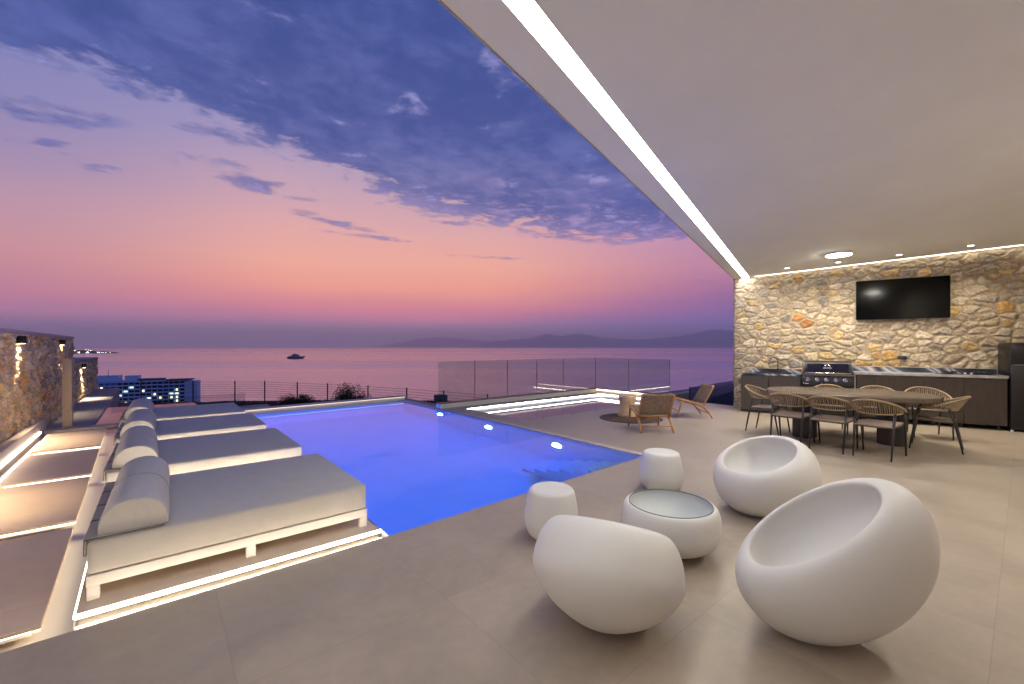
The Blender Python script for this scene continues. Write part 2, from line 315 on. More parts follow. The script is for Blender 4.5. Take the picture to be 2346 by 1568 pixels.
# ------------------------------------------------------------------ mesh helpers
COL = scn.collection
def tag(o, label=None, cat=None, group=None, kind=None):
    if label: o['label'] = label
    if cat: o['category'] = cat
    if group: o['group'] = group
    if kind: o['kind'] = kind
    return o
def thing(name, label, cat, loc=(0, 0, 0), rz=0, group=None):
    o = bpy.data.objects.new(name, None); COL.objects.link(o); o.location = loc; o.rotation_euler = (0, 0, rz); o.empty_display_size = .1
    return tag(o, label, cat, group)
def dup(o, label=None, parent=None):
    c = o.copy(); COL.objects.link(c)
    if parent: c.parent = parent
    if label: c['label'] = label
    for ch in o.children: dup(ch, None, c)
    return c
FLIP = set()
class MB:
    def __init__(s): s.v = []; s.f = []
    def add(s, vs, fs):
        o = len(s.v); s.v += [tuple(x) for x in vs]; s.f += [tuple(i + o for i in f) for f in fs]; return s
    def box(s, x0, y0, z0, x1, y1, z1):
        return s.add([(x0, y0, z0), (x1, y0, z0), (x1, y1, z0), (x0, y1, z0), (x0, y0, z1), (x1, y0, z1), (x1, y1, z1), (x0, y1, z1)],
                     [(0, 3, 2, 1), (4, 5, 6, 7), (0, 1, 5, 4), (1, 2, 6, 5), (2, 3, 7, 6), (3, 0, 4, 7)])
    def prism(s, poly, z0, z1):
        n = len(poly)
        ar = sum(poly[i][0] * poly[(i + 1) % n][1] - poly[(i + 1) % n][0] * poly[i][1] for i in range(n))
        if ar < 0: poly = poly[::-1]
        zf0 = z0 if callable(z0) else (lambda x, y: z0); zf1 = z1 if callable(z1) else (lambda x, y: z1)
        return s.add([(x, y, zf0(x, y)) for x, y in poly] + [(x, y, zf1(x, y)) for x, y in poly],
                     [tuple(range(n))[::-1], tuple(range(n, 2 * n))] + [(i, (i + 1) % n, n + (i + 1) % n, n + i) for i in range(n)])
    def tube(s, pts, r, seg=8, closed=False, cap=True, flat=None):
        pts = [Vector(p) for p in pts]; n = len(pts)
        rs = r if isinstance(r, (list, tuple)) else [r] * n
        base = len(s.v); up0 = None; rings = []
        for i, p in enumerate(pts):
            a = pts[(i - 1) % n] if (closed or i > 0) else pts[i]; b = pts[(i + 1) % n] if (closed or i < n - 1) else pts[i]
            t = (b - a).normalized()
            if up0 is None:
                up0 = Vector((0, 0, 1)) if abs(t.z) < .9 else Vector((1, 0, 0))
            x = t.cross(up0).normalized(); y = x.cross(t).normalized(); up0 = y
            for k in range(seg):
                an = 2 * math.pi * k / seg
                s.v.append(tuple(p + (x * math.cos(an) + y * math.sin(an) * (flat or 1)) * rs[i]))
        for i in range(n if closed else n - 1):
            j = (i + 1) % n
            for k in range(seg):
                k2 = (k + 1) % seg
                s.f.append((base + i * seg + k, base + i * seg + k2, base + j * seg + k2, base + j * seg + k))
        if cap and not closed:
            s.f.append(tuple(base + k for k in range(seg))[::-1]); s.f.append(tuple(base + (n - 1) * seg + k for k in range(seg)))
        return s
    def lathe(s, prof, seg=32, c=(0, 0, 0), capb=True, capt=True):
        base = len(s.v)
        for r, z in prof:
            for k in range(seg):
                a = 2 * math.pi * k / seg; s.v.append((c[0] + r * math.cos(a), c[1] + r * math.sin(a), c[2] + z))
        for i in range(len(prof) - 1):
            for k in range(seg):
                k2 = (k + 1) % seg; s.f.append((base + i * seg + k, base + i * seg + k2, base + (i + 1) * seg + k2, base + (i + 1) * seg + k))
        if capb: s.f.append(tuple(base + k for k in range(seg))[::-1])
        if capt: s.f.append(tuple(base + (len(prof) - 1) * seg + k for k in range(seg)))
        return s
    def xf(s, m, start=0):
        s.v = s.v[:start] + [tuple(m @ Vector(p)) for p in s.v[start:]]; return s
    def build(s, name, m, parent=None, smooth=False, bevel=0, bseg=2, subsurf=0, angle=None):
        if parent and (parent.name in FLIP or (parent.parent and parent.parent.name in FLIP)):
            s.v = [(a, -b_, c_) for a, b_, c_ in s.v]; s.f = [f_[::-1] for f_ in s.f]
        me = bpy.data.meshes.new(name); me.from_pydata(s.v, [], s.f); me.update()
        o = bpy.data.objects.new(name, me); COL.objects.link(o)
        if m: me.materials.append(m)
        if parent: o.parent = parent
        if smooth or angle:
            me.polygons.foreach_set('use_smooth', [True] * len(me.polygons))
            if angle: me.set_sharp_from_angle(angle=R(angle))
        if bevel:
            b = o.modifiers.new('b', 'BEVEL'); b.width = bevel; b.segments = bseg; b.limit_method = 'ANGLE'; b.angle_limit = R(40)
            me.polygons.foreach_set('use_smooth', [True] * len(me.polygons)); b.harden_normals = False
            me.set_sharp_from_angle(angle=R(50)) if bseg < 2 else None
        if subsurf:
            q = o.modifiers.new('s', 'SUBSURF'); q.levels = subsurf; q.render_levels = subsurf
        return o
def box(*a): return MB().box(*a)
def frame_m(o, xd, yd, zd=(0, 0, 1)):
    xd, yd, zd = Vector(xd), Vector(yd), Vector(zd)
    return Matrix(((xd.x, yd.x, zd.x, o[0]), (xd.y, yd.y, zd.y, o[1]), (xd.z, yd.z, zd.z, o[2]), (0, 0, 0, 1)))

# ------------------------------------------------------------------ deck, pools, channels (the setting)
def deck_edge(x):      # near edge of pool and channel
    P = [(-9, 2.86), (-.45, 3.10), (1.30, 3.115), (5.02, 3.235)]
    for (a, b), (c, e) in zip(P, P[1:]):
        if x <= c: return b + (e - b) * (x - a) / (c - a)
    return P[-1][1]
PR = lambda y: 4.955 + (y - 3.2) * .0105      # right wall of the pool
poly_near = [(-9, -9), (16, -9), (16, 3.235), (PR(3.235), 3.235), (1.30, 3.115), (-.45, 3.10), (-9, 2.86)]
mb = MB(); mb.prism(poly_near, -.2, 0)
BX0, BX1, BY0, BY1 = 5.53, 10.46, 6.27, 8.36
mb.prism([(PR(3.235), 3.235), (16, 3.235), (16, 4.45), (10.9, 4.45), (PR(4.45), 4.45)], -.2, 0)
mb.prism([(PR(4.45), 4.45), (10.88, 4.45), (10.95, BY0), (PR(BY0), BY0)], -.2, 0)
mb.prism([(PR(BY0), BY0), (BX0, BY0), (BX0, BY1), (PR(BY1), BY1)], -.2, 0)
mb.prism([(BX1, BY0), (10.95, BY0), (10.95, BY1), (BX1, BY1)], -.2, 0)
mb.prism([(PR(BY1), BY1), (10.95, BY1), (10.95, 9.05), (PR(9.05), 9.05)], -.2, 0)
tag(mb.build('deck', M_deck), kind='structure')
# pale coping along the pool's right side, 4 mm proud
mb = MB(); mb.prism([(PR(3.25), 3.25), (PR(3.25) + .12, 3.25), (PR(11) + .12, 11.0), (PR(11), 11.0)], -.14, .004)
tag(mb.build('pool_coping', M_coping, bevel=.003), kind='structure')
mb = MB(); mb.prism([(PR(9.05) + .125, 9.06), (5.45, 9.06), (5.42, 11.6), (PR(11.6) + .125, 11.6)], -.5, -.01)
tag(mb.build('ledge', M_conc), kind='structure')
# swimming pool shell
PX0, PY1, PD = 1.36, 10.55, -1.25
mb = MB()
mb.add([(PX0, 3.0, PD), (5.2, 3.0, PD), (5.2, 10.9, PD), (PX0, 10.9, PD)], [(0, 1, 2, 3)])
mb.add([(PX0, 3.0, PD), (PX0, 10.9, PD), (PX0, 10.9, -.005), (PX0, 3.0, -.005)], [(0, 1, 2, 3)])
mb.add([(PR(3.2) - .002, 3.2, PD), (PR(10.9) - .002, 10.9, PD), (PR(10.9) - .002, 10.9, -.015), (PR(3.2) - .002, 3.2, -.015)], [(0, 1, 2, 3)])
mb.add([(PX0, 3.122, PD), (5.2, 3.245, PD), (5.2, 3.245, -.02), (PX0, 3.122, -.02)], [(0, 1, 2, 3)])
mb.add([(PX0, 10.6, PD), (5.2, 10.6, PD), (5.2, 10.6, -.01), (PX0, 10.6, -.01)], [(0, 1, 2, 3)])
tag(mb.build('swimming_pool', M_pool), kind='structure')
pl = MB()
for k in range(1, 8):
    y1 = 3.375 + .26 * (k - 1); dep = -(.10 + .155 * k)
    y0 = 3.23 if k == 1 else y1 - .26
    pl.add([(4.3, y0, dep), (PR(y0) - .003, y0, dep), (PR(y1) - .003, y1, dep), (4.3, y1, dep)], [(0, 1, 2, 3)])
    d2 = dep - .155 if k < 7 else PD
    pl.add([(4.3, y1, dep), (PR(y1) - .003, y1, dep), (PR(y1) - .003, y1, d2), (4.3, y1, d2)], [(0, 1, 2, 3)])
    pl.add([(4.3, y0, dep), (4.3, y1, dep), (4.3, y1, PD), (4.3, y0, PD)], [(0, 1, 2, 3)])
tag(pl.build('pool_steps', M_pool), kind='structure')
tag(MB().add([(PX0, 3.1, -.022), (5.1, 3.2, -.022), (5.1, 10.62, -.022), (PX0, 10.62, -.022)], [(0, 1, 2, 3)]).build('pool_water', M_poolw), kind='structure')
for i, (y, wd) in enumerate(((4.85, 'nearest the steps'), (6.735, 'in the middle'), (8.63, 'farthest from the steps'))):
    t = thing('pool_lamp', 'glowing underwater lamp %s on the right pool wall' % wd, 'pool lamp', (PR(y) - .005, y, -.47), 0, 'underwater pool lamps')
    q = MB().lathe([(.125, 0), (.125, .010), (.105, .013)], 24, capt=False); q.xf(Matrix.Rotation(R(-90), 4, 'Y')); q.build('rim', M_chrome, t, smooth=False)
    q = MB().lathe([(.105, .010), (.085, .035), (.05, .05), (.001, .056)], 24); q.xf(Matrix.Rotation(R(-90), 4, 'Y')); q.build('lens', M_poollamp, t)
# infinity edge: lit upstand behind the pool
ue = thing('infinity_upstand', 'low cream upstand with warm light strip along the far pool edge', 'upstand')
mb = MB(); mb.prism([(.9, 10.70), (5.22, 10.95), (5.22, 11.15), (.9, 10.90)], -.3, .075); mb.build('wall', M_white, ue)
mb = MB(); mb.prism([(.9, 10.66), (5.26, 10.91), (5.26, 11.19), (.9, 10.94)], .077, .092); mb.build('coping', M_coping, ue)
mb = MB(); mb.prism([(.9, 10.674), (5.2, 10.924), (5.2, 10.94), (.9, 10.69)], .064, .075); mb.build('light_strip', M_glow, ue)
# channel with shallow water between the stepping slabs and the platform
XL = lambda y: -1.33 - .026 * (y - 3.1)      # curb face
mb = MB(); mb.add([(-3.2, 2.9, -.12), (PX0 - .02, 2.9, -.12), (PX0 - .02, 10.72, -.12), (-3.2, 10.72, -.12)], [(0, 1, 2, 3)])
tag(mb.build('water_channel', M_white), kind='structure')
mb = MB(); mb.add([(-3.2, 2.9, -.034), (PX0, 2.9, -.034), (PX0, 10.70, -.034), (-3.2, 10.70, -.034)], [(0, 1, 2, 3)])
tag(mb.build('channel_water', M_shallow), kind='structure')
tag(MB().prism([(-1.62, 10.70), (.9, 10.72), (.9, 11.02), (-1.62, 11.0)], -.3, .004).build('channel_rim', M_coping), kind='structure')
# platform
PL = lambda y: -.352 - .026 * (y - 3.28)
for y0, y1, wd in ((3.26, 4.87, 'nearest'), (5.10, 6.74, 'second nearest'), (6.92, 8.49, 'third nearest'), (8.62, 10.5, 'farthest')):
    pf = tag(MB().prism([(PL(y0), y0), (1.345, y0 - .004), (1.345, y1), (PL(y1), y1)], -.022, 0).build('lounger_platform', M_plat), '%s beige tiled platform with glowing edges under a lounger' % wd, 'platform', 'platforms under the loungers')
    po = .012 if y0 < 3.5 else .10
    MB().prism([(PL(y0) + po, y0 + po), (1.335, y0 + po), (1.335, y1 - .10), (PL(y1) + po, y1 - .10)], -.119, -.023).build('plinth', M_white, pf)
    near = y0 < 3.5
    MB().prism([(PL(y0), y0 - .014), (1.345, y0 - .019), (1.345, y0 - .005), (PL(y0), y0 - .001)], -.012, .008).build('light_strip', M_led if near else M_led3, pf)
    if y1 < 10: MB().prism([(PL(y1), y1 + .001), (1.345, y1 + .001), (1.345, y1 + .012), (PL(y1), y1 + .012)], -.014, -.001).build('light_strip', M_led3, pf)
    MB().prism([(PL(y0) - .009, y0), (PL(y1) - .009, y1), (PL(y1) - .001, y1), (PL(y0) - .001, y0)], -.014, -.002).build('light_strip', M_leds, pf)
# stepping slabs
SL = lambda y: -1.150 - .041 * (y - 3.28); SR = lambda y: -.478 - .036 * (y - 3.28)
slabs = [(3.28, 4.88, 'nearest'), (5.09, 6.68, 'second nearest'), (6.84, 8.46, 'third nearest'), (8.71, 10.37, 'farthest')]
for y0, y1, wd in slabs:
    xl = (lambda y: SL(y) - (1.5 if y < 5 else 0))
    s = MB().prism([(SL(y0), y0), (SR(y0), y0), (SR(y1), y1), (SL(y1), y1)], -.022, 0).build('stepping_slab', M_slab, bevel=.0015, bseg=1)
    tag(s, '%s beige stepping slab floating over the lit channel, left of the loungers' % wd, 'slab', 'stepping slabs')
    MB().prism([(SL(y0) + .16, y0 + .16), (SR(y0) - .16, y0 + .16), (SR(y1) - .16, y1 - .16), (SL(y1) + .16, y1 - .16)], -.119, -.023).build('plinth', M_white, s)
    MB().prism([(SR(y0) - .030, y0 + .02), (SR(y1) - .030, y1 - .02), (SR(y1) - .006, y1 - .02), (SR(y0) - .006, y0 + .02)], -.031, -.0225).build('light_strip', M_leds, s)
    MB().prism([(SL(y0) + .03, y0 + .008), (SR(y0) - .035, y0 + .008), (SR(y0) - .035, y0 + .028), (SL(y0) + .03, y0 + .028)], -.031, -.0225).build('light_strip', M_leds, s)
    MB().prism([(SL(y0) + .03, y1 - .028), (SR(y1) - .035, y1 - .028), (SR(y1) - .035, y1 - .008), (SL(y0) + .03, y1 - .008)], -.031, -.0225).build('light_strip', M_leds, s)
# curb with light strips under the left stone wall
cb = thing('lit_curb', 'pale concrete curb with a warm light strip below the left stone wall', 'curb')
mb = MB(); mb.prism([(XL(1), 1.0), (XL(11), 11.0), (XL(11) - .13, 11.0), (XL(1) - .13, 1.0)], -.12, .20); mb.build('curb_wall', M_coping, cb, bevel=.006)
mb = MB(); mb.prism([(XL(1) + .002, 1.0), (XL(10.3) + .002, 10.3), (XL(10.3) + .016, 10.3), (XL(1) + .016, 1.0)], .034, .054); mb.build('light_strip', M_ledc, cb)

# ------------------------------------------------------------------ rubble stone walls
def vnoise(x, y, seed, octs=4):
    rng = np.random.RandomState(seed); out = 0; amp = 1
    for o in range(octs):
        g = rng.rand(257, 257); xi = np.floor(x).astype(int); yi = np.floor(y).astype(int); fx = x - xi; fy = y - yi
        fx = fx * fx * (3 - 2 * fx); fy = fy * fy * (3 - 2 * fy); xi %= 256; yi %= 256
        out = out + amp * ((g[xi, yi] * (1 - fx) + g[xi + 1, yi] * fx) * (1 - fy) + (g[xi, yi + 1] * (1 - fx) + g[xi + 1, yi + 1] * fx) * fy - .5)
        x = x * 2.03; y = y * 2.03; amp *= .5
    return out
PAL = np.array([(.62, .53, .40), (.58, .50, .39), (.66, .58, .46), (.50, .45, .38), (.42, .39, .36), (.68, .49, .24), (.64, .41, .16), (.52, .25, .10), (.64, .55, .38), (.55, .47, .36), (.70, .62, .50)])
PW = np.array([.17, .15, .15, .11, .07, .10, .05, .013, .11, .10, .07]); PW = PW / PW.sum()
def stone_patch(mbv, cols, o, ud, vd, nd, U, V, step=.012, cu=.17, cvv=.12, seed=1, depth=.03, mortar=(.52, .44, .34), rough=.008, gap=.18, pal=None, topf=None):
    nu = max(2, int(U / step) + 1); nv = max(2, int(V / step) + 1)
    uu, vv = np.meshgrid(np.linspace(0, U, nu), np.linspace(0, V, nv), indexing='ij')
    wx = uu + .07 * vnoise(uu * 6 + 3, vv * 6, seed + 5, 3); wy = vv + .06 * vnoise(uu * 6, vv * 6 + 9, seed + 6, 3)
    gx = wx / cu; gy = wy / cvv; ix = np.floor(gx).astype(int); iy = np.floor(gy).astype(int)
    rng = np.random.RandomState(seed); T = 128
    jx = rng.rand(T, T) * .84 + .08; jy = rng.rand(T, T) * .84 + .08; sz = rng.rand(T, T)
    cidx = rng.choice(len(PAL), size=(T, T), p=PW); bri = rng.rand(T, T) * .5 + .72
    d1 = np.full(gx.shape, 9.); d2 = d1.copy(); cid = np.zeros(gx.shape, int); 
    for a in (-2, -1, 0, 1, 2):
        for b in (-2, -1, 0, 1, 2):
            cx_ = ix + a; cy_ = iy + b; mx = cx_ % T; my = cy_ % T
            dd = np.hypot(gx - cx_ - jx[mx, my], gy - cy_ - jy[mx, my]) - sz[mx, my] * .28
            new = dd < d1; d2 = np.where(new, d1, np.minimum(d2, dd)); cid = np.where(new, mx * T + my, cid); d1 = np.where(new, dd, d1)
    e = (d2 - d1); k = np.clip((e - gap * .3) / (gap * 1.25), 0, 1); k = k * k * (3 - 2 * k)
    fr = vnoise(uu * 22, vv * 22, seed + 9, 4)
    hh = k * depth * (.6 + .6 * sz[cid // T, cid % T]) + fr * rough * (k * 1.6 + .25)
    fu_ = np.minimum(np.minimum(uu, U - uu), .03) / .03
    hh = hh * np.clip(fu_, 0, 1)
    base = PAL[cidx.ravel()[cid]] * bri.ravel()[cid][..., None]
    tint = 1 + .35 * vnoise(uu * 9, vv * 9 + 40, seed + 12, 3)[..., None]
    c = base * tint * k[..., None] + np.array(mortar) * (1 - k[..., None]) * (1 + .2 * fr[..., None])
    o, ud, vd, nd = map(np.array, (o, ud, vd, nd))
    vs = vv.copy()
    if topf is not None: vs = vv / V * topf(uu)
    P = o + uu[..., None] * ud + vs[..., None] * vd + hh[..., None] * nd
    base_i = sum(len(x) for x in mbv[0]); mbv[0].append(P.reshape(-1, 3)); cols.append(np.clip(c, 0, 1).reshape(-1, 3))
    I = np.arange(nu * nv).reshape(nu, nv)
    q = np.stack([I[:-1, :-1], I[1:, :-1], I[1:, 1:], I[:-1, 1:]], -1).reshape(-1, 4) + base_i
    nrm = np.cross(ud, vd)
    if np.dot(nrm, nd) < 0: q = q[:, ::-1]
    mbv[1].append(q)
def stone_build(name, mbv, cols, m, parent):
    V = np.concatenate(mbv[0]); Q = np.concatenate(mbv[1]); C = np.concatenate(cols)
    me = bpy.data.meshes.new(name); me.from_pydata(V.tolist(), [], Q.tolist()); me.update()
    at = me.color_attributes.new('stone', 'FLOAT_COLOR', 'POINT')
    at.data.foreach_set('color', np.concatenate([C, np.ones((len(C), 1))], 1).ravel().astype(np.float32))
    me.polygons.foreach_set('use_smooth', [True] * len(me.polygons)); me.materials.append(m)
    o = bpy.data.objects.new(name, me); COL.objects.link(o); o.parent = parent; return o

TH = R(17); KU = Vector((math.sin(TH), -math.cos(TH), 0)); KW = Vector((-math.cos(TH), -math.sin(TH), 0)); K0 = Vector((10.5, 4.41, 0))
EN = Vector((.272, -.962, 0))
def ceil_z(x, y): return 3.05 + .045 * max(-.3, ((x - 10.47) * EN.x + (y - 4.40) * EN.y))
sw = thing('stone_feature_wall', 'tall rubble stone wall behind the outdoor kitchen', 'stone wall')
mbv = ([], []); cols = []
stone_patch(mbv, cols, K0 + Vector((0, 0, -.02)), KU, (0, 0, 1), KW, 6.2, 3.4, .0125, .225, .158, 3, .020, rough=.010, gap=.24, mortar=(.50, .41, .30))
stone_patch(mbv, cols, K0 - KW * .42 + Vector((0, 0, -.02)), KW, (0, 0, 1), -KU, .42, 3.1, .0125, .16, .12, 8, .03)
# clip the wall's top to the sloping soffit
V0 = mbv[0][0]
lim = 3.05 + .045 * ((V0[:, 0] - 10.47) * EN.x + (V0[:, 1] - 4.40) * EN.y) - .002
V0[:, 2] = V0[:, 2] * (lim / 3.38)
stone_build('masonry', mbv, cols, M_stone, sw)
MB().box(0.01, .012, -.02, 6.2, .40, 3.0).xf(frame_m(K0, KU, -KW)).build('core', M_conc, sw)

lw = thing('boundary_stone_wall', 'long rough stone wall on the left with two lit lamps', 'stone wall')
WX = lambda y: -1.645 - .004 * (y - 9)
mbv = ([], []); cols = []
stone_patch(mbv, cols, (-1.615, 1.0, .0), (-.0045, 1, 0), (0, 0, 1), (1, 0, 0), 13.9, 1.635, .0145, .15, .12, 21, .05, mortar=(.38, .31, .25), rough=.03, gap=.10)
stone_patch(mbv, cols, (-1.68, 14.9, .0), (-1, 0, 0), (0, 0, 1), (0, 1, 0), .5, 1.635, .03, .15, .12, 25, .03)
stone_build('masonry', mbv, cols, M_stone2, lw)
MB().box(-2.2, 1.0, -.2, -1.70, 14.88, 1.63).build('core', M_conc, lw)
MB().prism([(-1.575, 1.0), (-1.63, 14.98), (-2.3, 14.98), (-2.3, 1.0)], 1.638, 1.70).build('coping', M_coping, lw, bevel=.006)
w2 = thing('far_stone_wall', 'lower stone wall with one lit lamp beyond the cream post', 'stone wall')
mbv = ([], []); cols = []
stone_patch(mbv, cols, (-1.72, 15.0, -1.2), (0, 1, 0), (0, 0, 1), (1, 0, 0), 5.6, 2.22, .02, .15, .12, 33, .05, mortar=(.34, .28, .23), rough=.03, gap=.10)
stone_build('masonry', mbv, cols, M_stone2, w2)
MB().box(-2.3, 15.0, -1.2, -1.75, 20.58, 1.01).build('core', M_conc, w2)
MB().box(-2.35, 15.0, 1.022, -1.66, 20.65, 1.09).build('coping', M_conc, w2, bevel=.006)
tag(box(-1.345, 10.98, -.02, -1.225, 11.14, 1.235).build('gate_post', M_cream, bevel=.004), 'plain cream rendered post between the two left stone walls', 'post')
# wall lamps
def wall_lamp(x, y, z, label, power):
    t = thing('wall_lamp', label, 'wall lamp', (x, y, z), 0, 'wall lamps on the left stone walls')
    MB().box(-.045, -.055, -.055, .055, .055, .055).build('housing', M_black, t, bevel=.004)
    MB().lathe([(.034, -.058), (.030, -.0565)], 20, (0.005, 0, 0)).build('lens', emis('lamp_lens', (1, .82, .55), 30), t)
    ld = bpy.data.lights.new('beam', 'SPOT'); ld.energy = power; ld.spot_size = R(95); ld.spot_blend = 1.0; ld.color = (1, .76, .46); ld.shadow_soft_size = .02
    lo = bpy.data.objects.new('beam', ld); COL.objects.link(lo); lo.parent = t; lo.location = (-.028, 0, -.062); lo.rotation_euler = (0, R(4), 0)
wall_lamp(-1.565, 9.40, 1.555, 'black cube wall lamp shining down, in the middle of the left stone wall', 330)
wall_lamp(-1.545, 5.85, 1.555, 'added, unseen black cube wall lamp on the left stone wall, closest to the terrace', 230)  # out of view; added one lamp spacing on, to warm the near wall
wall_lamp(-1.59, 12.95, 1.545, 'black cube wall lamp shining down beside the cream post', 420)
wall_lamp(-1.615, 16.6, .93, 'black cube wall lamp on the lower stone wall beyond the post', 330)

# ------------------------------------------------------------------ roof
rf = thing('terrace_roof', 'wide off-white flat terrace roof with a long glowing light slot', 'roof')
E0 = Vector((10.47, 4.40, 0)); ED = Vector((.962, .272, 0)).normalized(); EN = Vector((ED.y, -ED.x, 0))
def ep(s, n): p = E0 + ED * s + EN * n; return (p.x, p.y)
def cz(x, y): return 3.05 + .045 * (Vector((x, y, 0)) - E0).dot(EN)
sE = .05    # far end, just behind the wall face
n1a, n1b = .17, .308   # slot edges at the wall
n2a, n2b = .269, .368   # and 17 m along
def sheet(poly, t=.0): 
    return MB().prism(poly, lambda x, y: cz(x, y), lambda x, y: cz(x, y) + .3)
def wallpt(n, off=0.): # point on wall line at distance n from roof edge line
    # K0 + KU*u ; distance = KU.EN*u + (K0-E0).EN
    u_ = (n - (K0 - E0).dot(EN)) / KU.dot(EN); p = K0 + KU * u_ + KW * off; return (p.x, p.y)
mb = sheet([ep(-17, 0), ep(.05, 0), wallpt(n1a, -.05), ep(-17, n2a)]); 
mb2 = sheet([ep(-17, n2b), wallpt(n1b, -.05), wallpt(4.9, -.05), wallpt(12, -.05), ep(-17, 12)])
mb.add(mb2.v, mb2.f)
mb.build('ceiling', M_ceil, rf)
MB().prism([ep(-17, n2a), wallpt(n1a, .06), wallpt(n1b, .06), ep(-17, n2b)], lambda x, y: cz(x, y) + .006, lambda x, y: cz(x, y) + .05).build('light_slot', M_slot, rf)
MB().prism([ep(-17, -.012), ep(.07, -.012), ep(.07, 0), ep(-17, 0)], lambda x, y: cz(x, y) - .004, lambda x, y: cz(x, y) + .3).build('edge_trim', M_edge, rf)
MB().prism([wallpt(.42, .055), wallpt(7, .055), wallpt(7, .085), wallpt(.42, .085)], lambda x, y: cz(x, y) - .006, lambda x, y: cz(x, y) + .01).build('light_strip', M_cove, rf)
def downlight(x, y, label, p=70):
    z = cz(x, y)
    t = thing('downlight', label, 'downlight', (x, y, z), 0, 'recessed downlights near the stone wall')
    MB().lathe([(.058, -.001), (.058, -.006), (.044, -.008), (.044, -.001)], 24, capb=False, capt=False).build('trim', M_wplast, t)
    MB().lathe([(.001, -.0045), (.043, -.004)], 24, capb=False, capt=False).build('lens', emis('downlight_lens', (1, .95, .85), 16), t)
    ld = bpy.data.lights.new('beam', 'SPOT'); ld.energy = p; ld.spot_size = R(120); ld.spot_blend = .8; ld.color = (1, .86, .66); ld.shadow_soft_size = .045
    lo = bpy.data.objects.new('beam', ld); COL.objects.link(lo); lo.parent = t; lo.location = (0, 0, -.03)
for (x, y), wd in zip(((10.1, 3.19), (10.40, 2.39), (10.67, 1.52), (10.90, .62)), ('leftmost of the row, above the sink', 'above the grill, left of the television', 'above the television', 'rightmost of the row, above the hob')):
    downlight(x, y, 'small recessed round downlight, ' + wd)
def disc_lamp(x, y, label):
    t = thing('ceiling_lamp', label, 'ceiling lamp', (x, y, cz(x, y)), 0, 'round surface lamps on the terrace ceiling')
    MB().lathe([(.20, .01), (.20, -.035), (.188, -.040)], 48, capt=False, capb=False).build('rim', M_wplast, t, smooth=False)
    MB().lathe([(.188, -.040), (.15, -.052), (.001, -.055)], 48, capt=False, capb=False).build('diffuser', M_disc, t, smooth=True)
disc_lamp(9.39, 2.15, 'round white surface ceiling lamp glowing above the dining table')
disc_lamp(5.3, -.62, 'added, unseen round white surface ceiling lamp over the terrace beside the house front')  # out of view; added to light the right side, where shadows suggest a lamp
# house front behind the camera, facing the terrace
hf = thing('house_front', 'pale rendered house front along the inner side of the terrace', 'house')
MB().prism([(-8, -2.3), (11.9, -1.3), (11.9, -1.6), (-8, -2.6)], 0, lambda x, y: cz(x, y) - .004).build('wall', M_white, hf)
# ------------------------------------------------------------------ loungers
def make_lounger(x, y, wd, label):
    Lx = 1.62 - .0 * y
    t = thing('lounger', label, 'lounger', (x, y, 0), 0, 'white loungers in a row beside the pool')
    MB().box(0, 0, .078, Lx, wd, .140).build('frame', M_wmetal, t, bevel=.004)
    for ax in (0.0, Lx / 2 - .03, Lx - .06):
        for ay in (0.0, wd - .055):
            MB().box(ax + .003, ay + .003, 0.0, ax + .058, ay + .052, .079).build('leg', M_wmetal, t, bevel=.003)
    m = MB(); nx, ny = 24, 12
    mt = MB().box(.003, .003, .143, Lx - .003, wd - .003, .333).build('mattress', M_fab, t, bevel=.022, bseg=4)
    pd = MB().box(-.008, .012, .335, .35, wd - .012, .349).build('head_pad', M_pad, t, bevel=.007, bseg=3)
    MB().box(-.012, .012, .25, .002, wd - .012, .348).build('flap', M_pad, pd, bevel=.005)
    for k in range(1, 4):
        MB().tube([(-.012, wd * k / 4, .345), (.0, wd * k / 4, .354), (.05, wd * k / 4, .3535)], .003, 6).build('piping', M_pipe, pd)
    MB().tube([(-.010, .012, .26), (-.010, .010, .347), (.345, .010, .347)], .0022, 6).build('piping', M_pipe, pd)
    # bolster: soft D-shaped cushion
    prof = []
    for k in range(25):
        a = math.pi * k / 24; c, s_ = math.cos(a), math.sin(a)
        prof.append((-.165 * (abs(c) ** .9) * (1 if c > 0 else -1), .185 * s_ ** .85 if s_ > 0 else 0))
    bm = MB(); ys = [0, .004, .015, .04] + [wd * i / 14 for i in range(1, 14)] + [wd - .04, wd - .015, wd - .004, wd]
    ins = lambda yy: 1 - .045 * math.exp(-min(yy, wd - yy) / .012) - .012 * math.exp(-((yy - wd / 2) / .01) ** 2)
    for yy in ys:
        for (px, pz) in prof: bm.v.append((px * ins(yy), yy * .94 + wd * .03, max(0, pz * ins(yy) - .0)))
    n = len(prof)
    for i in range(len(ys) - 1):
        for k in range(n - 1): bm.f.append((i * n + k, i * n + k + 1, (i + 1) * n + k + 1, (i + 1) * n + k))
        bm.f.append((i * n + n - 1, i * n, (i + 1) * n, (i + 1) * n + n - 1))
    bm.f.append(tuple(range(n))[::-1]); bm.f.append(tuple(range((len(ys) - 1) * n, len(ys) * n)))
    o = bm.build('bolster', M_bol, t, angle=50); o.location = (.205, .004 * math.sin(y * 7), .350); o.rotation_euler = (0, 0, R(.9 * math.sin(y * 5)))
    MB().tube([(px * 1.005, wd * .5, pz * 1.004) for px, pz in prof], .0022, 6).build('seam', M_bol, o)
    return t
make_lounger(-.325, 3.405, 1.37, 'nearest white lounger with grey pad and bolster, at the lit platform edge')
make_lounger(-.375, 5.215, 1.44, 'second nearest white lounger with curved bolster beside the pool')
make_lounger(-.42, 7.02, 1.38, 'third nearest white lounger with curved bolster beside the pool')
make_lounger(-.465, 8.69, 1.50, 'farthest white lounger with curved bolster, next to the glass and lawn')

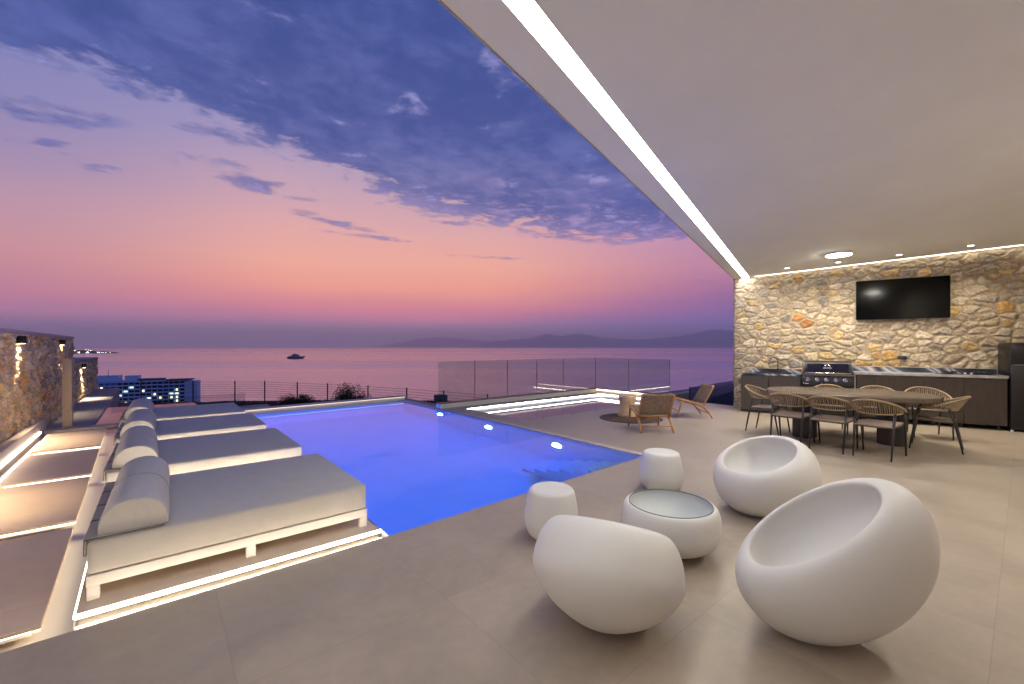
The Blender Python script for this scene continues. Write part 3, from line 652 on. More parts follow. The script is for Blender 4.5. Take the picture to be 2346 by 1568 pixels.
# ------------------------------------------------------------------ moulded white seats
def bowl_profile(Rr, Hb, Ht, n, rt, dp=None):
    P = []
    for i in range(17):
        a = math.pi / 2 * i / 16; P.append((max(1e-4, Rr * math.sin(a) ** (2 / n)), -Hb * math.cos(a) ** (2 / n)))
    for i in range(1, 15):
        a = math.pi / 2 * i / 14; P.append((rt + (Rr - rt) * math.cos(a), Ht * math.sin(a)))
    k = (Rr - rt) * .10; dp = dp or Ht + Hb * .25
    for i in range(1, 9):
        a = math.pi / 2 * i / 8; P.append((rt - k * math.sin(a), Ht - k * 1.25 * (1 - math.cos(a))))
    r1, z1 = P[-1]
    for i in range(1, 15):
        f_ = i / 14; a = math.pi / 2 * f_
        P.append((max(1e-4, r1 * math.cos(a) ** .55) if i < 14 else 1e-4, z1 - (dp - Ht + z1) * (math.sin(a) ** .9 if i < 14 else 1)))
    return P
def make_pod(label, Rr, Hb, Ht, n, rt, tau, x, y, az, sy=1., dp=None):
    t = thing('pod_chair', label, 'armchair', (x, y, 0), az, 'white moulded bowl chairs')
    m = MB().lathe(bowl_profile(Rr, Hb, Ht, n, rt, dp), 72, capb=False, capt=False)
    T = Matrix.Rotation(-tau, 4, 'Y')   # +X side raised
    vs = [T @ Vector((p[0], p[1] * sy, p[2])) for p in m.v]
    zmin = min(v_.z for v_ in vs) + .012
    m.v = [(v_.x, v_.y, max(0, v_.z - zmin)) for v_ in vs]
    m.build('shell', M_poly, t, smooth=True)
    # moulded seat pad line inside, with a small drain hole
    dn = MB().lathe([(.012, 0), (.001, .002)], 12, capb=False); vv_ = T @ Vector((0, 0, (Ht - dp if dp else -Hb * .25) + .004)); dn.xf(Matrix.Translation((vv_.x, vv_.y, vv_.z - zmin)) @ T)
    dn.build('drain', M_black, t)
    return t
make_pod('white bowl chair seen from behind, in front of the glass topped table', .387, .2704, .2257, 1.72, .2718, .4795, 1.800, 1.405, -2.703)
make_pod('largest white bowl chair at front right, opening to the left', .4927, .4079, .163, 2.05, .3615, .5694, 2.6034, .6361, -.6903, .62, .19)
make_pod('white bowl chair farther back, nearest the dining table', .4383, .2992, .2032, 2.128, .313, .4077, 4.132, 1.477, -.332, .92, .21)
def stool(x, y, s, label):
    t = thing('stool', label, 'stool', (x, y, 0), 0, 'white drum stools')
    P = [(1e-4, 0), (.12, 0), (.150, .006), (.178, .03), (.196, .07), (.206, .115), (.207, .14), (.203, .20), (.194, .26), (.183, .31), (.174, .345), (.166, .358), (.153, .366), (.14, .3665), (1e-4, .362)]
    m = MB().lathe([(r_ * s, z_ * s) for r_, z_ in P], 64, capb=False, capt=False)
    m.build('body', M_poly, t, smooth=True); return t
stool(2.32, 2.33, 1.0, 'white rounded stool left of the glass topped table, closer to the pool corner')
stool(3.955, 2.385, 1.03, 'white rounded stool behind the glass topped table by the pool steps')
t = thing('coffee_table', 'low round white table with an inset glass top between the bowl chairs', 'coffee table', (2.8315, 1.6374, 0))
m = MB().lathe(bowl_profile(.341, .1858, .1467, 2.2, .292, .13), 72, capb=False, capt=False); m.v = [(a, b_, max(0, c_ + .1808)) for a, b_, c_ in m.v]
m.build('body', M_poly, t, smooth=True)
MB().lathe([(1e-4, .322), (.281, .322), (.283, .324), (.283, .330), (.281, .332), (1e-4, .332)], 64, capb=False, capt=False).build('glass_top', pane_mat('frosted_top', (.97, .99, .98, 1), 1.12), t)
MB().lathe([(.283, .3215), (.2855, .3215), (.2855, .3325), (.283, .3325)], 64, capb=False, capt=False).build('glass_edge', mat('glass_edge', (.34, .40, .38), .2), t)

# ------------------------------------------------------------------ dining set
def seg_curve(f, n): return [f(i / n) for i in range(n + 1)]
def make_dining(label, x, y, rz):
    t = thing('dining_chair', label, 'dining chair', (x, y, 0), rz, 'rope-backed dining chairs')
    def top(s):   # horseshoe, s 0..1 from left arm tip round the back
        a = R(-118) + R(236) * s; cxx = .0
        X = -.275 * math.cos(a) ; Y = .272 * math.sin(a)
        if abs(a) > R(90): X = .275 * abs(math.cos(a)) * 1.0
        k = max(0, math.cos(a * .78)) ** 1.4
        X = -.30 * math.cos(a) if abs(a) <= R(90) else .36 * abs(math.cos(a))
        return Vector((X - .03 * k, Y, .60 + .165 * k))
    def bot(s):
        a = R(-118) + R(236) * s; k = max(0, math.cos(a * .78)) ** 1.2
        X = -.22 * math.cos(a) if abs(a) <= R(90) else .33 * abs(math.cos(a))
        return Vector((X, .245 * math.sin(a) * (1.0), .595 - .02 * k))
    m = MB(); m.tube(seg_curve(top, 36), .0155, 8); m.tube(seg_curve(bot, 30), .009, 7)
    for i in range(62):
        s_ = .035 + .93 * i / 61; a_, b_ = top(s_), bot(s_ + .012 * math.sin(i * 2.1))
        if (a_ - b_).length < .012: continue
        m.tube([a_, (a_ + b_) / 2 + Vector((-.004, 0, 0)), b_], .0042, 5, cap=False)
    m.build('backrest', M_rope, t, smooth=True)
    for sx_, pts, in (('b', [(-.135, .205, .59), (-.19, .20, .40), (-.265, .195, 0)]), ('f', [(.17, .235, .605), (.20, .232, .42), (.265, .225, 0)])):
        for sg_ in (-1, 1):
            MB().tube([(a, b_ * sg_, c_) for a, b_, c_ in pts], [.0145, .016, .0095], 8).build('leg', M_dark, t, smooth=True)
    sf = MB()
    sf.tube([(-.19, -.20, .405), (.20, -.225, .425), (.20, .225, .425), (-.19, .20, .405)], .010, 8, closed=True); sf.build('seat_frame', M_dark, t, smooth=True)
    st = MB(); nx, ny = 10, 10
    for k, zoff in ((0, .012), (1, -.006)):
        for i in range(nx + 1):
            for j in range(ny + 1):
                fx, fy = i / nx, j / ny; X = -.20 + .41 * fx; Y = (-.205 - .02 * fx) + (.41 + .04 * fx) * fy
                Z = .415 + .018 * fx - .022 * math.sin(math.pi * fy) * math.sin(math.pi * min(1, fx * 1.1)) ** .5 + zoff + (.006 if i == nx else 0)
                st.v.append((X, Y, Z))
    N_ = (nx + 1) * (ny + 1); I_ = lambda k, i, j: k * N_ + i * (ny + 1) + j
    for i in range(nx):
        for j in range(ny):
            st.f.append((I_(0, i, j), I_(0, i + 1, j), I_(0, i + 1, j + 1), I_(0, i, j + 1))); st.f.append((I_(1, i, j), I_(1, i, j + 1), I_(1, i + 1, j + 1), I_(1, i + 1, j)))
    for i in range(nx):
        st.f.append((I_(0, i, 0), I_(1, i, 0), I_(1, i + 1, 0), I_(0, i + 1, 0))); st.f.append((I_(0, i, ny), I_(0, i + 1, ny), I_(1, i + 1, ny), I_(1, i, ny)))
    for j in range(ny):
        st.f.append((I_(0, 0, j), I_(0, 0, j + 1), I_(1, 0, j + 1), I_(1, 0, j))); st.f.append((I_(0, nx, j), I_(1, nx, j), I_(1, nx, j + 1), I_(0, nx, j + 1)))
    st.build('seat', M_sling, t, smooth=True)
    return t
dc = make_dining('rope-backed dining chair at the near side of the table, leftmost of three', 7.36, 2.27, R(0))
for lab, x, y, rz in (('rope-backed dining chair at the near side of the table, middle of three', 7.36, 1.76, R(-2)),
                      ('rope-backed dining chair at the near side of the table, rightmost of three', 7.37, 1.26, R(-4)),
                      ('rope-backed dining chair at the left end of the table, beside the sink cabinet', 7.98, 2.82, R(-93)),
                      ('rope-backed dining chair at the right end of the table, turned toward it', 8.50, .82, R(94)),
                      ('rope-backed dining chair behind the table, in front of the grill', 8.96, 2.18, R(197)),
                      ('rope-backed dining chair behind the table, middle of the far row', 9.27, 1.58, R(197)),
                      ('rope-backed dining chair behind the table, right end of the far row', 9.62, 1.02, R(200))):
    c = dup(dc, lab); c.location = (x, y, 0); c.rotation_euler = (0, 0, rz)
t = thing('dining_table', 'long dark wood dining table with rounded ends on two fluted pedestals', 'dining table', (8.33, 1.81, 0), -1.22)
poly = []
for i in range(96):
    a = 2 * math.pi * i / 96; n_ = 2.45
    poly.append((1.08 * math.copysign(abs(math.cos(a)) ** (2 / n_), math.cos(a)), .76 * math.copysign(abs(math.sin(a)) ** (2 / n_), math.sin(a))))
MB().prism(poly, .675, .74).build('tabletop', M_tab, t, bevel=.006, bseg=2)
for px_ in (.52, -.55):
    pr = []
    for i in range(180):
        a = 2 * math.pi * i / 180; rr = .165 - .006 * abs(math.sin(a * 22)); pr.append((px_ + rr * math.cos(a), rr * math.sin(a) * 1.2 - .10))
    MB().prism(pr, 0.0, .672).build('pedestal', M_ped, t)

# ------------------------------------------------------------------ lounge corner
def make_easy(label, x, y, rz):
    t = thing('easy_chair', label, 'easy chair', (x, y, 0), rz, 'teak and rush easy chairs')
    W = .27
    for sg_ in (-1, 1):
        y_ = W * sg_
        MB().tube([(.335, y_ * 1.03, 0), (.305, y_, .13), (.265, y_, .27), (.235, y_, .355)], [.016, .021, .024, .022], 8, flat=.8).build('leg', M_teak, t, smooth=True)
        MB().tube([(-.365, y_ * 1.03, 0), (-.30, y_, .11), (-.215, y_, .20), (-.10, y_, .275), (.05, y_, .325)], [.015, .021, .026, .024, .018], 8, flat=.8).build('leg', M_teak, t, smooth=True)
        MB().tube([(.30, y_, .375), (.10, y_, .335), (-.12, y_, .272), (-.20, y_, .262)], .019, 8).build('side_rail', M_teak, t, smooth=True)
        MB().tube([(-.175, y_, .235), (-.24, y_, .36), (-.33, y_, .52), (-.405, y_, .665)], [.017, .02, .019, .015], 8, flat=.8).build('back_post', M_teak, t, smooth=True)
    for (a, b_, nm) in (((-.30, .105), .012, 'stretcher'), ((.30, .14), .012, 'stretcher'), ((-.395, .645), .016, 'top_rail'), ((.292, .372), .015, 'front_rail'), ((-.19, .262), .015, 'rear_rail')):
        MB().tube([(a[0], -W, a[1]), (a[0], W, a[1])], b_, 8).build(nm, M_teak, t, smooth=True)
    def sling(name, prof, wd_):
        m = MB(); ny = 10
        for k, off in ((0, .010), (1, -.010)):
            for (X, Z, nx_, nz_) in prof:
                for j in range(ny + 1):
                    fy = j / ny; sag = .015 * math.sin(math.pi * fy); m.v.append((X - nx_ * sag + nx_ * off, -wd_ + 2 * wd_ * fy, Z - nz_ * sag + nz_ * off))
        n = len(prof); I_ = lambda k, i, j: (k * n + i) * (ny + 1) + j
        for i in range(n - 1):
            for j in range(ny):
                m.f.append((I_(0, i, j), I_(0, i + 1, j), I_(0, i + 1, j + 1), I_(0, i, j + 1))); m.f.append((I_(1, i, j), I_(1, i, j + 1), I_(1, i + 1, j + 1), I_(1, i + 1, j)))
            m.f.append((I_(0, i, 0), I_(1, i, 0), I_(1, i + 1, 0), I_(0, i + 1, 0))); m.f.append((I_(0, i, ny), I_(0, i + 1, ny), I_(1, i + 1, ny), I_(1, i, ny)))
        for j in range(ny):
            m.f.append((I_(0, 0, j), I_(0, 0, j + 1), I_(1, 0, j + 1), I_(1, 0, j))); m.f.append((I_(0, n - 1, j), I_(1, n - 1, j), I_(1, n - 1, j + 1), I_(0, n - 1, j + 1)))
        m.build(name, M_rush, t, smooth=True)
    sling('seat', [(.30 - .48 * i / 8, .385 - .12 * i / 8 - .015 * math.sin(math.pi * i / 8), .22, .975) for i in range(9)], .272)
    sling('backrest', [(-.20 - .195 * i / 8, .30 + .365 * i / 8, .88, .47) for i in range(9)], .272)
    return t
ec = make_easy('teak and rush easy chair seen from behind, left of its pair', 6.645, 4.225, R(52))
c = dup(ec, 'teak and rush easy chair in profile facing left, nearer the stone wall'); c.location = (8.52, 4.50, 0); c.rotation_euler = (0, 0, R(139))
rg = MB().lathe([(1e-4, .010), (.60, .010), (.615, .006), (.62, .0)], 64, capb=False, capt=False); rg.v = [(a + 7.36, b_ + 5.12, c_ + .001) for a, b_, c_ in rg.v]
tag(rg.build('rug', M_rug), 'round dark brown woven rug under the wooden drum table', 'rug')
sp = MB()
prof_ = [(1e-4, 0), (.185, 0), (.195, .02), (.185, .07), (.165, .14), (.155, .22), (.162, .30), (.178, .37), (.186, .41), (.180, .435), (.17, .44), (1e-4, .44)]
sp.lathe(prof_, 40, capb=False, capt=False)
sp.v = [(a * (1 + .035 * math.sin(3 * math.atan2(b_, a) + 9 * c_)) + 7.50, b_ * (1 + .035 * math.sin(3 * math.atan2(b_, a) + 9 * c_)) + 5.30, c_ + .012) for a, b_, c_ in sp.v]
tag(sp.build('drum_table', M_stump, angle=50), 'small waisted pale wood drum table on the round rug', 'side table')

# ------------------------------------------------------------------ small basin with lit edge and glass balustrade
mb = MB()
bz = -.22
mb.add([(BX0, BY0, bz), (BX1, BY0, bz), (BX1, BY1, bz), (BX0, BY1, bz)], [(0, 1, 2, 3)])
for (a, b_) in (((BX0, BY0), (BX1, BY0)), ((BX1, BY0), (BX1, BY1)), ((BX1, BY1), (BX0, BY1)), ((BX0, BY1), (BX0, BY0))):
    ox = .002 if a[0] == BX0 and b_[0] == BX0 else (-.002 if a[0] == BX1 and b_[0] == BX1 else 0); oy = .002 if a[1] == BY0 and b_[1] == BY0 else (-.002 if a[1] == BY1 and b_[1] == BY1 else 0)
    mb.add([(a[0] + ox, a[1] + oy, bz), (b_[0] + ox, b_[1] + oy, bz), (b_[0] + ox, b_[1] + oy, -.001), (a[0] + ox, a[1] + oy, -.001)], [(0, 1, 2, 3)])
tag(mb.build('plunge_basin', M_pool), kind='structure')
tag(MB().add([(BX0, BY0, -.085), (BX1, BY0, -.085), (BX1, BY1, -.085), (BX0, BY1, -.085)], [(0, 1, 2, 3)]).build('basin_water', M_shallow), kind='structure')
bl = thing('basin_light', 'bright warm light strip under the far rim of the small basin', 'light strip')
MB().box(BX0 + .01, BY1 - .016, -.020, BX1 - .01, BY1 - .004, -.002).build('far_strip', emis('basin_led', (1.0, .88, .70), 28), bl)
MB().box(BX1 - .016, BY0 + .05, -.020, BX1 - .004, BY1 - .03, -.002).build('side_strip', M_led, bl)
for i in range(5):
    o = MB().lathe([(.022, 0), (.022, .012), (.012, .02), (.001, .022)], 16, (6.0 + i * .85, BY0 - .035, 0)).build('rim_stud', M_chrome, smooth=True)
    tag(o, 'small metal stud on the near rim of the small basin, %s' % ('leftmost', 'second from the left', 'middle one of five', 'second from the table', 'closest to the drum table')[i], 'rim stud', 'studs along the basin rim')
o = box(BX1 - .012, 7.15, -.07, BX1 - .003, 7.45, -.025).build('skimmer_grille', M_conc); tag(o, 'small grey skimmer grille in the lit side of the basin', 'grille')
up_ = thing('balustrade_upstand', 'cream upstand with dark cap carrying the glass around the small basin', 'upstand')
mb = MB(); mb.prism([(5.06, 8.74), (10.74, 8.80), (10.74, 6.15), (10.95, 6.15), (10.95, 9.04), (5.06, 8.96)], -.1, .105); mb.build('wall', M_white, up_)
mb = MB(); mb.prism([(5.05, 8.73), (10.73, 8.79), (10.73, 6.14), (10.96, 6.14), (10.96, 9.05), (5.05, 8.97)], .107, .118); mb.build('cap', M_black, up_)
MB().prism([(10.722, 6.3), (10.734, 6.3), (10.734, 8.75), (10.722, 8.75)], .085, .10).build('light_strip', M_led2, up_)
gb = thing('glass_balustrade', 'grey tinted frameless glass balustrade round the small basin', 'glass balustrade')
xs = [5.07, 6.12, 7.18, 8.25, 9.33, 10.838]
for a, b_ in zip(xs, xs[1:]):
    p = box(a + .006, 8.86, .119, b_ - .006, 8.872, 1.10).build('glass_panel', M_pane, gb)
    MB().box(b_ - .0055, 8.858, .119, b_ + .0055, 8.874, 1.10).build('joint', mat('joint', (.16, .13, .11), .5), p)
for a, b_ in ((8.855, 7.62), (7.61, 6.28)):
    p = box(10.84, b_ + .006, .119, 10.852, a - .006, 1.10).build('glass_panel', M_pane, gb)
    MB().box(10.838, b_ - .0055, .119, 10.854, b_ + .0055, 1.10).build('joint', MATS['joint'], p)
# lower terrace rail to the right
lr = thing('lower_balustrade', 'dark glass balustrade of the lower terrace behind the easy chairs', 'glass balustrade')
xs2 = [(12.47, 6.55), (14.4, 6.71), (16.4, 6.87), (19, 7.0)]
for (a, b_), (c_, e_) in zip(xs2, xs2[1:]):
    MB().prism([(a + .01, b_), (c_ - .01, e_), (c_ - .01, e_ + .014), (a + .01, b_ + .014)], -.85, .21).build('glass_panel', M_pane2, lr)
MB().tube([(12.47, 6.555, -.85), (12.47, 6.555, .22)], .02, 8).build('post', M_black, lr)
tag(box(10.97, 5.0, -3.2, 24, 12, -.9).build('lower_terrace', M_conc), kind='structure')
tag(box(13.2, 7.6, -.9, 19, 7.9, -.17).build('low_wall', M_cream), 'low pale wall on the lower terrace behind the dark glass', 'low wall')
tag(box(6.95, 12.15, -2.2, 7.3, 12.45, -.13).build('chimney_stack', mat('slate_blue', (.035, .045, .06), .6), bevel=.01), 'dark square chimney stack beyond the left end of the glass balustrade', 'chimney')

# ------------------------------------------------------------------ outdoor kitchen (kitchen frame: x along wall, y toward viewer)
KM = frame_m(K0, KU, KW)
def kobj(name, label, cat, group=None):
    t = thing(name, label, cat, tuple(K0), math.atan2(KU.y, KU.x), group); FLIP.add(t.name)
    return t
kc = kobj('sink_cabinet', 'dark brushed cabinet with the sink, left of the grill', 'cabinet')
MB().box(.18, .06, .02, 1.30, .53, .825).build('carcass', M_black, kc)
for a, b_ in ((.185, .708), (.716, 1.295)):
    MB().box(a, .532, .06, b_, .552, .818).build('door', M_cabs, kc, bevel=.002, bseg=1)
ct = MB().box(.165, .05, .828, 1.31, .56, .865).build('countertop', M_marble, kc, bevel=.002, bseg=1)
MB().box(.34, .035, .868, 1.31, .055, .955).build('backsplash', M_marble, kc)
MB().box(.34, .033, .956, 1.31, .058, .964).build('ledge', M_coping, kc)
sk = kobj('sink', 'oval black sink basin set into the left counter', 'sink')
sb = MB().lathe([(1.0, .012), (1.0, .022), (.93, .024), (.86, .010), (.80, .002), (.001, .001)], 40, capb=False, capt=False)
sb.v = [(.80 + a * .40, .30 + b_ * .19, .866 + c_) for a, b_, c_ in sb.v]; sb.build('bowl', mat('black_sink', (.012, .013, .018), .15), sk, smooth=True)
fa = kobj('tap', 'matte black arched tap behind the sink', 'tap')
arc = [(.875, .12, .867), (.875, .12, .965), (.875, .125, 1.06)] + [(.79 + .085 * math.cos(R(a)), .125 + .02 * (a / 180), 1.10 + .11 * math.sin(R(a))) for a in range(0, 181, 15)] + [(.703, .15, 1.05)]
MB().tube(arc, .0105, 10).build('spout', M_black, fa, smooth=True)
MB().lathe([(.018, 0), (.018, .10), (.014, .11)], 16, (.875, .12, .867)).build('body', M_black, fa)
MB().tube([(.88, .12, .93), (.925, .12, .93), (.928, .12, 1.02)], .006, 8).build('lever', M_black, fa)
kr = kobj('hob_cabinet', 'long dark oak cabinet with pale stone top, right of the grill', 'cabinet')
MB().box(2.19, .06, .10, 4.23, .53, .90).build('carcass', M_black, kr)
for a, b_ in ((2.215, 2.688), (2.694, 3.19), (3.196, 3.70), (3.706, 4.225)):
    p = MB().box(a, .532, .085, b_, .552, .893).build('door', M_cab, kr, bevel=.002, bseg=1)
    MB().box((a + b_) / 2 - .07, .553, .872, (a + b_) / 2 + .07, .560, .890).build('handle', M_black, p)
for a in (2.3, 2.9, 3.3, 3.66, 4.12):
    MB().box(a, .45, 0, a + .035, .485, .10).build('foot', M_black, kr)
MB().box(2.165, .05, .903, 4.24, .56, .95).build('countertop', M_stripm, kr, bevel=.002, bseg=1)
MB().box(2.168, .06, .05, 2.188, .555, .902).build('side_panel', M_stripm, kr)
MB().box(2.165, .035, .953, 4.24, .055, 1.045).build('backsplash', M_marble, kr)
MB().box(2.165, .033, 1.046, 4.24, .058, 1.055).build('ledge', M_coping, kr)
hb = kobj('gas_hob', 'two-burner black gas hob with two small knobs on the right counter', 'hob')
MB().box(3.36, .14, .951, 4.14, .52, .958).build('plate', M_bglass, hb, bevel=.002)
for cx_ in (3.57, 3.98):
    MB().lathe([(.055, .959), (.055, .978), (.035, .985), (.001, .985)], 24, (cx_, .30, 0)).build('burner', M_black, hb)
    g_ = MB()
    for k in range(4):
        a = R(45 + 90 * k); g_.tube([(cx_ + .11 * math.cos(a), .30 + .11 * math.sin(a), .962), (cx_ + .11 * math.cos(a), .30 + .11 * math.sin(a), .998), (cx_ + .03 * math.cos(a), .30 + .03 * math.sin(a), .998)], .006, 6)
    g_.tube([(cx_ + .11 * math.cos(R(a)), .30 + .11 * math.sin(R(a)), .985) for a in range(0, 360, 20)], .006, 6, closed=True)
    g_.build('pan_support', M_black, hb)
for cx_ in (3.745, 3.825):
    MB().lathe([(.016, .959), (.015, .985), (.001, .987)], 16, (cx_, .42, 0)).build('knob', M_wplast, hb)
fg = kobj('fridge', 'tall black two-door fridge at the right end of the kitchen', 'fridge')
MB().box(4.26, .02, .03, 4.86, .52, 1.52).build('body', M_fridge, fg, bevel=.004)
p = MB().box(4.262, .523, .05, 4.858, .56, 1.135).build('door', M_fridge, fg, bevel=.006)
p2 = MB().box(4.262, .523, 1.15, 4.858, .56, 1.518).build('door', M_fridge, fg, bevel=.006)
MB().box(4.28, .562, 1.139, 4.84, .566, 1.147).build('handle', M_chrome, fg)
for a in (4.29, 4.80): MB().lathe([(.02, 0), (.02, .03)], 12, (a, .52, 0)).build('foot', M_wplast, fg)
# television
tv = kobj('television', 'large black flat television mounted high on the stone wall', 'television')
MB().box(2.235, .06, 2.0, 3.63, .10, 2.80).build('bezel', M_black, tv, bevel=.004)
MB().box(2.245, .1005, 2.012, 3.62, .1025, 2.79).build('screen', M_screen, tv)
MB().box(2.7, .01, 2.2, 3.1, .06, 2.6).build('bracket', M_black, tv)
ol = kobj('wall_socket', 'dark double wall socket on the stone above the counter', 'socket')
MB().box(2.89, .028, 1.20, 3.03, .05, 1.27).build('plate', mat('socket_plate', (.05, .045, .05), .4), ol, bevel=.003)
for a in (2.93, 2.99): MB().lathe([(.018, 0), (.018, .003), (.014, .003), (.013, -.001)], 16).xf(Matrix.Translation((a, .05, 1.235)) @ Matrix.Rotation(R(-90), 4, 'X')).build('outlet', M_black, ol)
# grill
gr = kobj('gas_grill', 'black gas grill with navy lid, chrome handle and five knobs', 'grill')
MB().box(1.315, .05, .30, 2.155, .60, .86).build('firebox', M_black, gr, bevel=.004)
MB().box(1.33, .08, .02, 2.14, .58, .299).build('cupboard', M_black, gr)
MB().box(1.36, .585, .05, 1.73, .60, .61).build('door', M_black, gr); MB().box(1.74, .585, .05, 2.11, .60, .61).build('door', M_black, gr)
pn = MB(); pn.add([(1.312, .602, .655), (2.158, .602, .655), (2.158, .602, .862), (1.312, .602, .862), (1.312, .690, .655), (2.158, .690, .655), (2.158, .655, .862), (1.312, .655, .862)],
    [(0, 3, 2, 1), (4, 5, 6, 7), (0, 1, 5, 4), (1, 2, 6, 5), (2, 3, 7, 6), (3, 0, 4, 7)])
pnl = pn.build('control_panel', mat('panel_graphite', (.028, .026, .03), .35, metal=.5), gr, bevel=.004)
nrm_a = math.atan2(.035, .207)
for i in range(5):
    kx = 1.41 + i * .152; kz = .775
    kn = MB().lathe([(.036, 0), (.036, .006), (.030, .008), (.028, .006)], 28, capt=False, capb=False)
    T = Matrix.Translation((kx, .671, kz)) @ Matrix.Rotation(R(-90) + nrm_a, 4, 'X')
    o = kn.xf(T).build('knob', M_chrome, gr, smooth=False)
    kn = MB().lathe([(.024, .002), (.023, .034), (.019, .038)], 24, capb=False, capt=False).xf(T).build('grip', M_chrome, o)
    kn = MB().lathe([(.001, .037), (.016, .0375)], 24, capb=False, capt=False).xf(T).build('cap', M_blue, o)
    kn = MB().box(-.014, -.048, .0015, .014, -.043, .003).xf(T).build('mark', M_wplast, o)
T = Matrix.Translation((1.335, .680, .70)) @ Matrix.Rotation(R(-90) + nrm_a, 4, 'X')
MB().box(.02, -.004, .001, .085, .006, .0025).xf(T).build('badge', M_wplast, gr)
MB().box(-.006, -.02, .001, .004, .004, .0025).xf(T).add([], []).build('badge', M_wplast, gr)
MB().lathe([(.010, 0), (.010, .006), (.001, .007)], 12).xf(Matrix.Translation((1.64, .683, .70)) @ Matrix.Rotation(R(-90), 4, 'X')).build('igniter', M_chrome, gr)
# lid: swept profile (y,z)
lp = [(.60, .895), (.645, .90), (.655, .93), (.640, 1.02), (.610, 1.10), (.565, 1.145), (.50, 1.165), (.30, 1.165), (.20, 1.15), (.13, 1.08), (.10, .98), (.10, .895)]
def lidseg(x0, x1, s=1.0):
    m = MB(); n = len(lp)
    for xx in (x0, x1):
        for (yy, z_) in lp: m.v.append((xx, .35 + (yy - .35) * s, .895 + (z_ - .895) * s))
    m.f += [tuple(range(n)), tuple(range(n, 2 * n))[::-1]] + [(i, i + n, (i + 1) % n + n, (i + 1) % n) for i in range(n)]
    return m
ld_ = lidseg(1.345, 2.125, .985).build('lid', M_black, gr, bevel=.006)
lidseg(1.325, 1.352, 1.0).build('end_cap', mat('lid_grey', (.10, .095, .10), .4, metal=.6), ld_, bevel=.006); lidseg(2.118, 2.145, 1.0).build('end_cap', MATS['lid_grey'], ld_, bevel=.006)
gp = MB(); gp.add([(1.40, .661, .935), (2.07, .661, .935), (2.07, .6445, 1.022), (1.40, .6445, 1.022), (1.40, .6145, 1.108), (2.07, .6145, 1.108)], [(0, 1, 2, 3), (3, 2, 5, 4)])
gp.build('lid_window', M_bglass, ld_)
# emblem on the lid: arch above a bar
eb = MB(); eb.tube([(1.735 + .042 * math.cos(R(a)), .0, .0 + .042 * math.sin(R(a))) for a in range(-10, 191, 20)], .007, 6)
eb.box(1.665, -.004, -.040, 1.805, .004, -.012)
eb.xf(Matrix.Translation((0, .640, 1.045)) @ Matrix.Rotation(R(14), 4, 'X')); eb.build('emblem', M_chrome, ld_)
MB().box(-.012, -.004, -.004, .012, .004, .010).xf(Matrix.Translation((1.735, .640, 1.045))).build('emblem_centre', mat('emblem_red', (.3, .03, .03), .4), ld_)
MB().tube([(1.36, .70, .918), (2.11, .70, .918)], .014, 12).build('handle', M_chrome, ld_, smooth=True)
for a in (1.375, 2.095): MB().tube([(a, .63, .918), (a, .70, .918)], .017, 10).build('handle_bracket', M_chrome, ld_)
MB().box(1.322, .602, .868, 2.148, .662, .878).build('trim', M_chrome, gr); MB().box(1.33, .602, .884, 2.14, .655, .891).build('trim', M_chrome, gr)

# ------------------------------------------------------------------ beyond the terrace
SEA = -55.0
rnd = random.Random(7)
def land(d_, l_):     # terrain height at depth d, lateral l
    base = -1.5
    z = base if d_ < 23 else base - (d_ - 23) * .5
    if l_ > -2: z -= min(3, max(0, (l_ + 2)) * .25) * (1 if d_ < 40 else 1)
    z = max(z, -53.2 + 1.0 * math.sin(l_ * .02))
    if d_ > 150 and l_ > -120: pass
    return z
mb = MB()
ds = [12, 13.5, 15, 17, 19, 21, 23, 26, 32, 40, 60, 90, 120, 150, 200, 300, 420, 520]
ls = [-420, -300, -200, -120, -80, -50, -30, -20, -15, -12, -10, -8, -6, -4, -2, 0, 3, 8, 20, 50, 90, 120]
for d_ in ds:
    for l_ in ls:
        P = FW * d_ + RT * l_
        z = land(d_, l_) + mnoise.noise(Vector((P.x * .4, P.y * .4, 0))) * .14
        if d_ > 130 and l_ > -55 + (d_ - 130) * .05 * 0 and l_ > -10: z = SEA - 3
        if d_ >= 520 or l_ <= -420 or l_ >= 50: z = SEA - 6
        mb.v.append((P.x, P.y, z))
nl = len(ls)
for i in range(len(ds) - 1):
    for j in range(nl - 1): mb.f.append((i * nl + j, i * nl + j + 1, (i + 1) * nl + j + 1, (i + 1) * nl + j))
tag(mb.build('terrain', mat('dry_ground', (.05, .042, .02), .95, var=.4, vscale=1.5, bump=.6, bscale=8), smooth=True), kind='structure')
# walkway and trough behind the loungers
tag(MB().prism([(-1.72, 11.03), (-.95, 11.03), (-1.10, 20.5), (-1.72, 20.5)], -.5, -.004).build('path', M_conc), kind='structure')
tag(MB().prism([(-.93, 11.03), (.88, 11.03), (.7, 14.2), (-1.08, 14.3)], -.3, -.06).build('trough', mat('trough_grey', (.3, .27, .27), .6)), kind='structure')
tag(MB().add([(-.93, 11.03, -.03), (.88, 11.03, -.03), (.7, 14.15, -.03), (-1.08, 14.25, -.03)], [(0, 1, 2, 3)]).build('trough_water', M_shallow), kind='structure')
tag(MB().prism([(2.6, 13.35), (3.66, 13.2), (3.8, 13.8), (2.75, 14.0)], -.75, -.27).build('garden_bench_block', M_conc, bevel=.01), 'pale grey concrete block in the garden beyond the pool', 'concrete block')
tag(MB().prism([(.95, 11.3), (2.3, 11.45), (2.45, 14.3), (.95, 14.3)], -.8, -.24).build('garden_plinth', M_conc, bevel=.01), 'low grey concrete plinth just behind the farthest lounger', 'concrete plinth')
ms = mat('sea_dummy', (0, 0, 0))
m = bpy.data.materials.new('sea_water'); m.use_nodes = True; t_ = NT(m.node_tree)
co = t_.n('ShaderNodeTexCoord').outputs['Object']
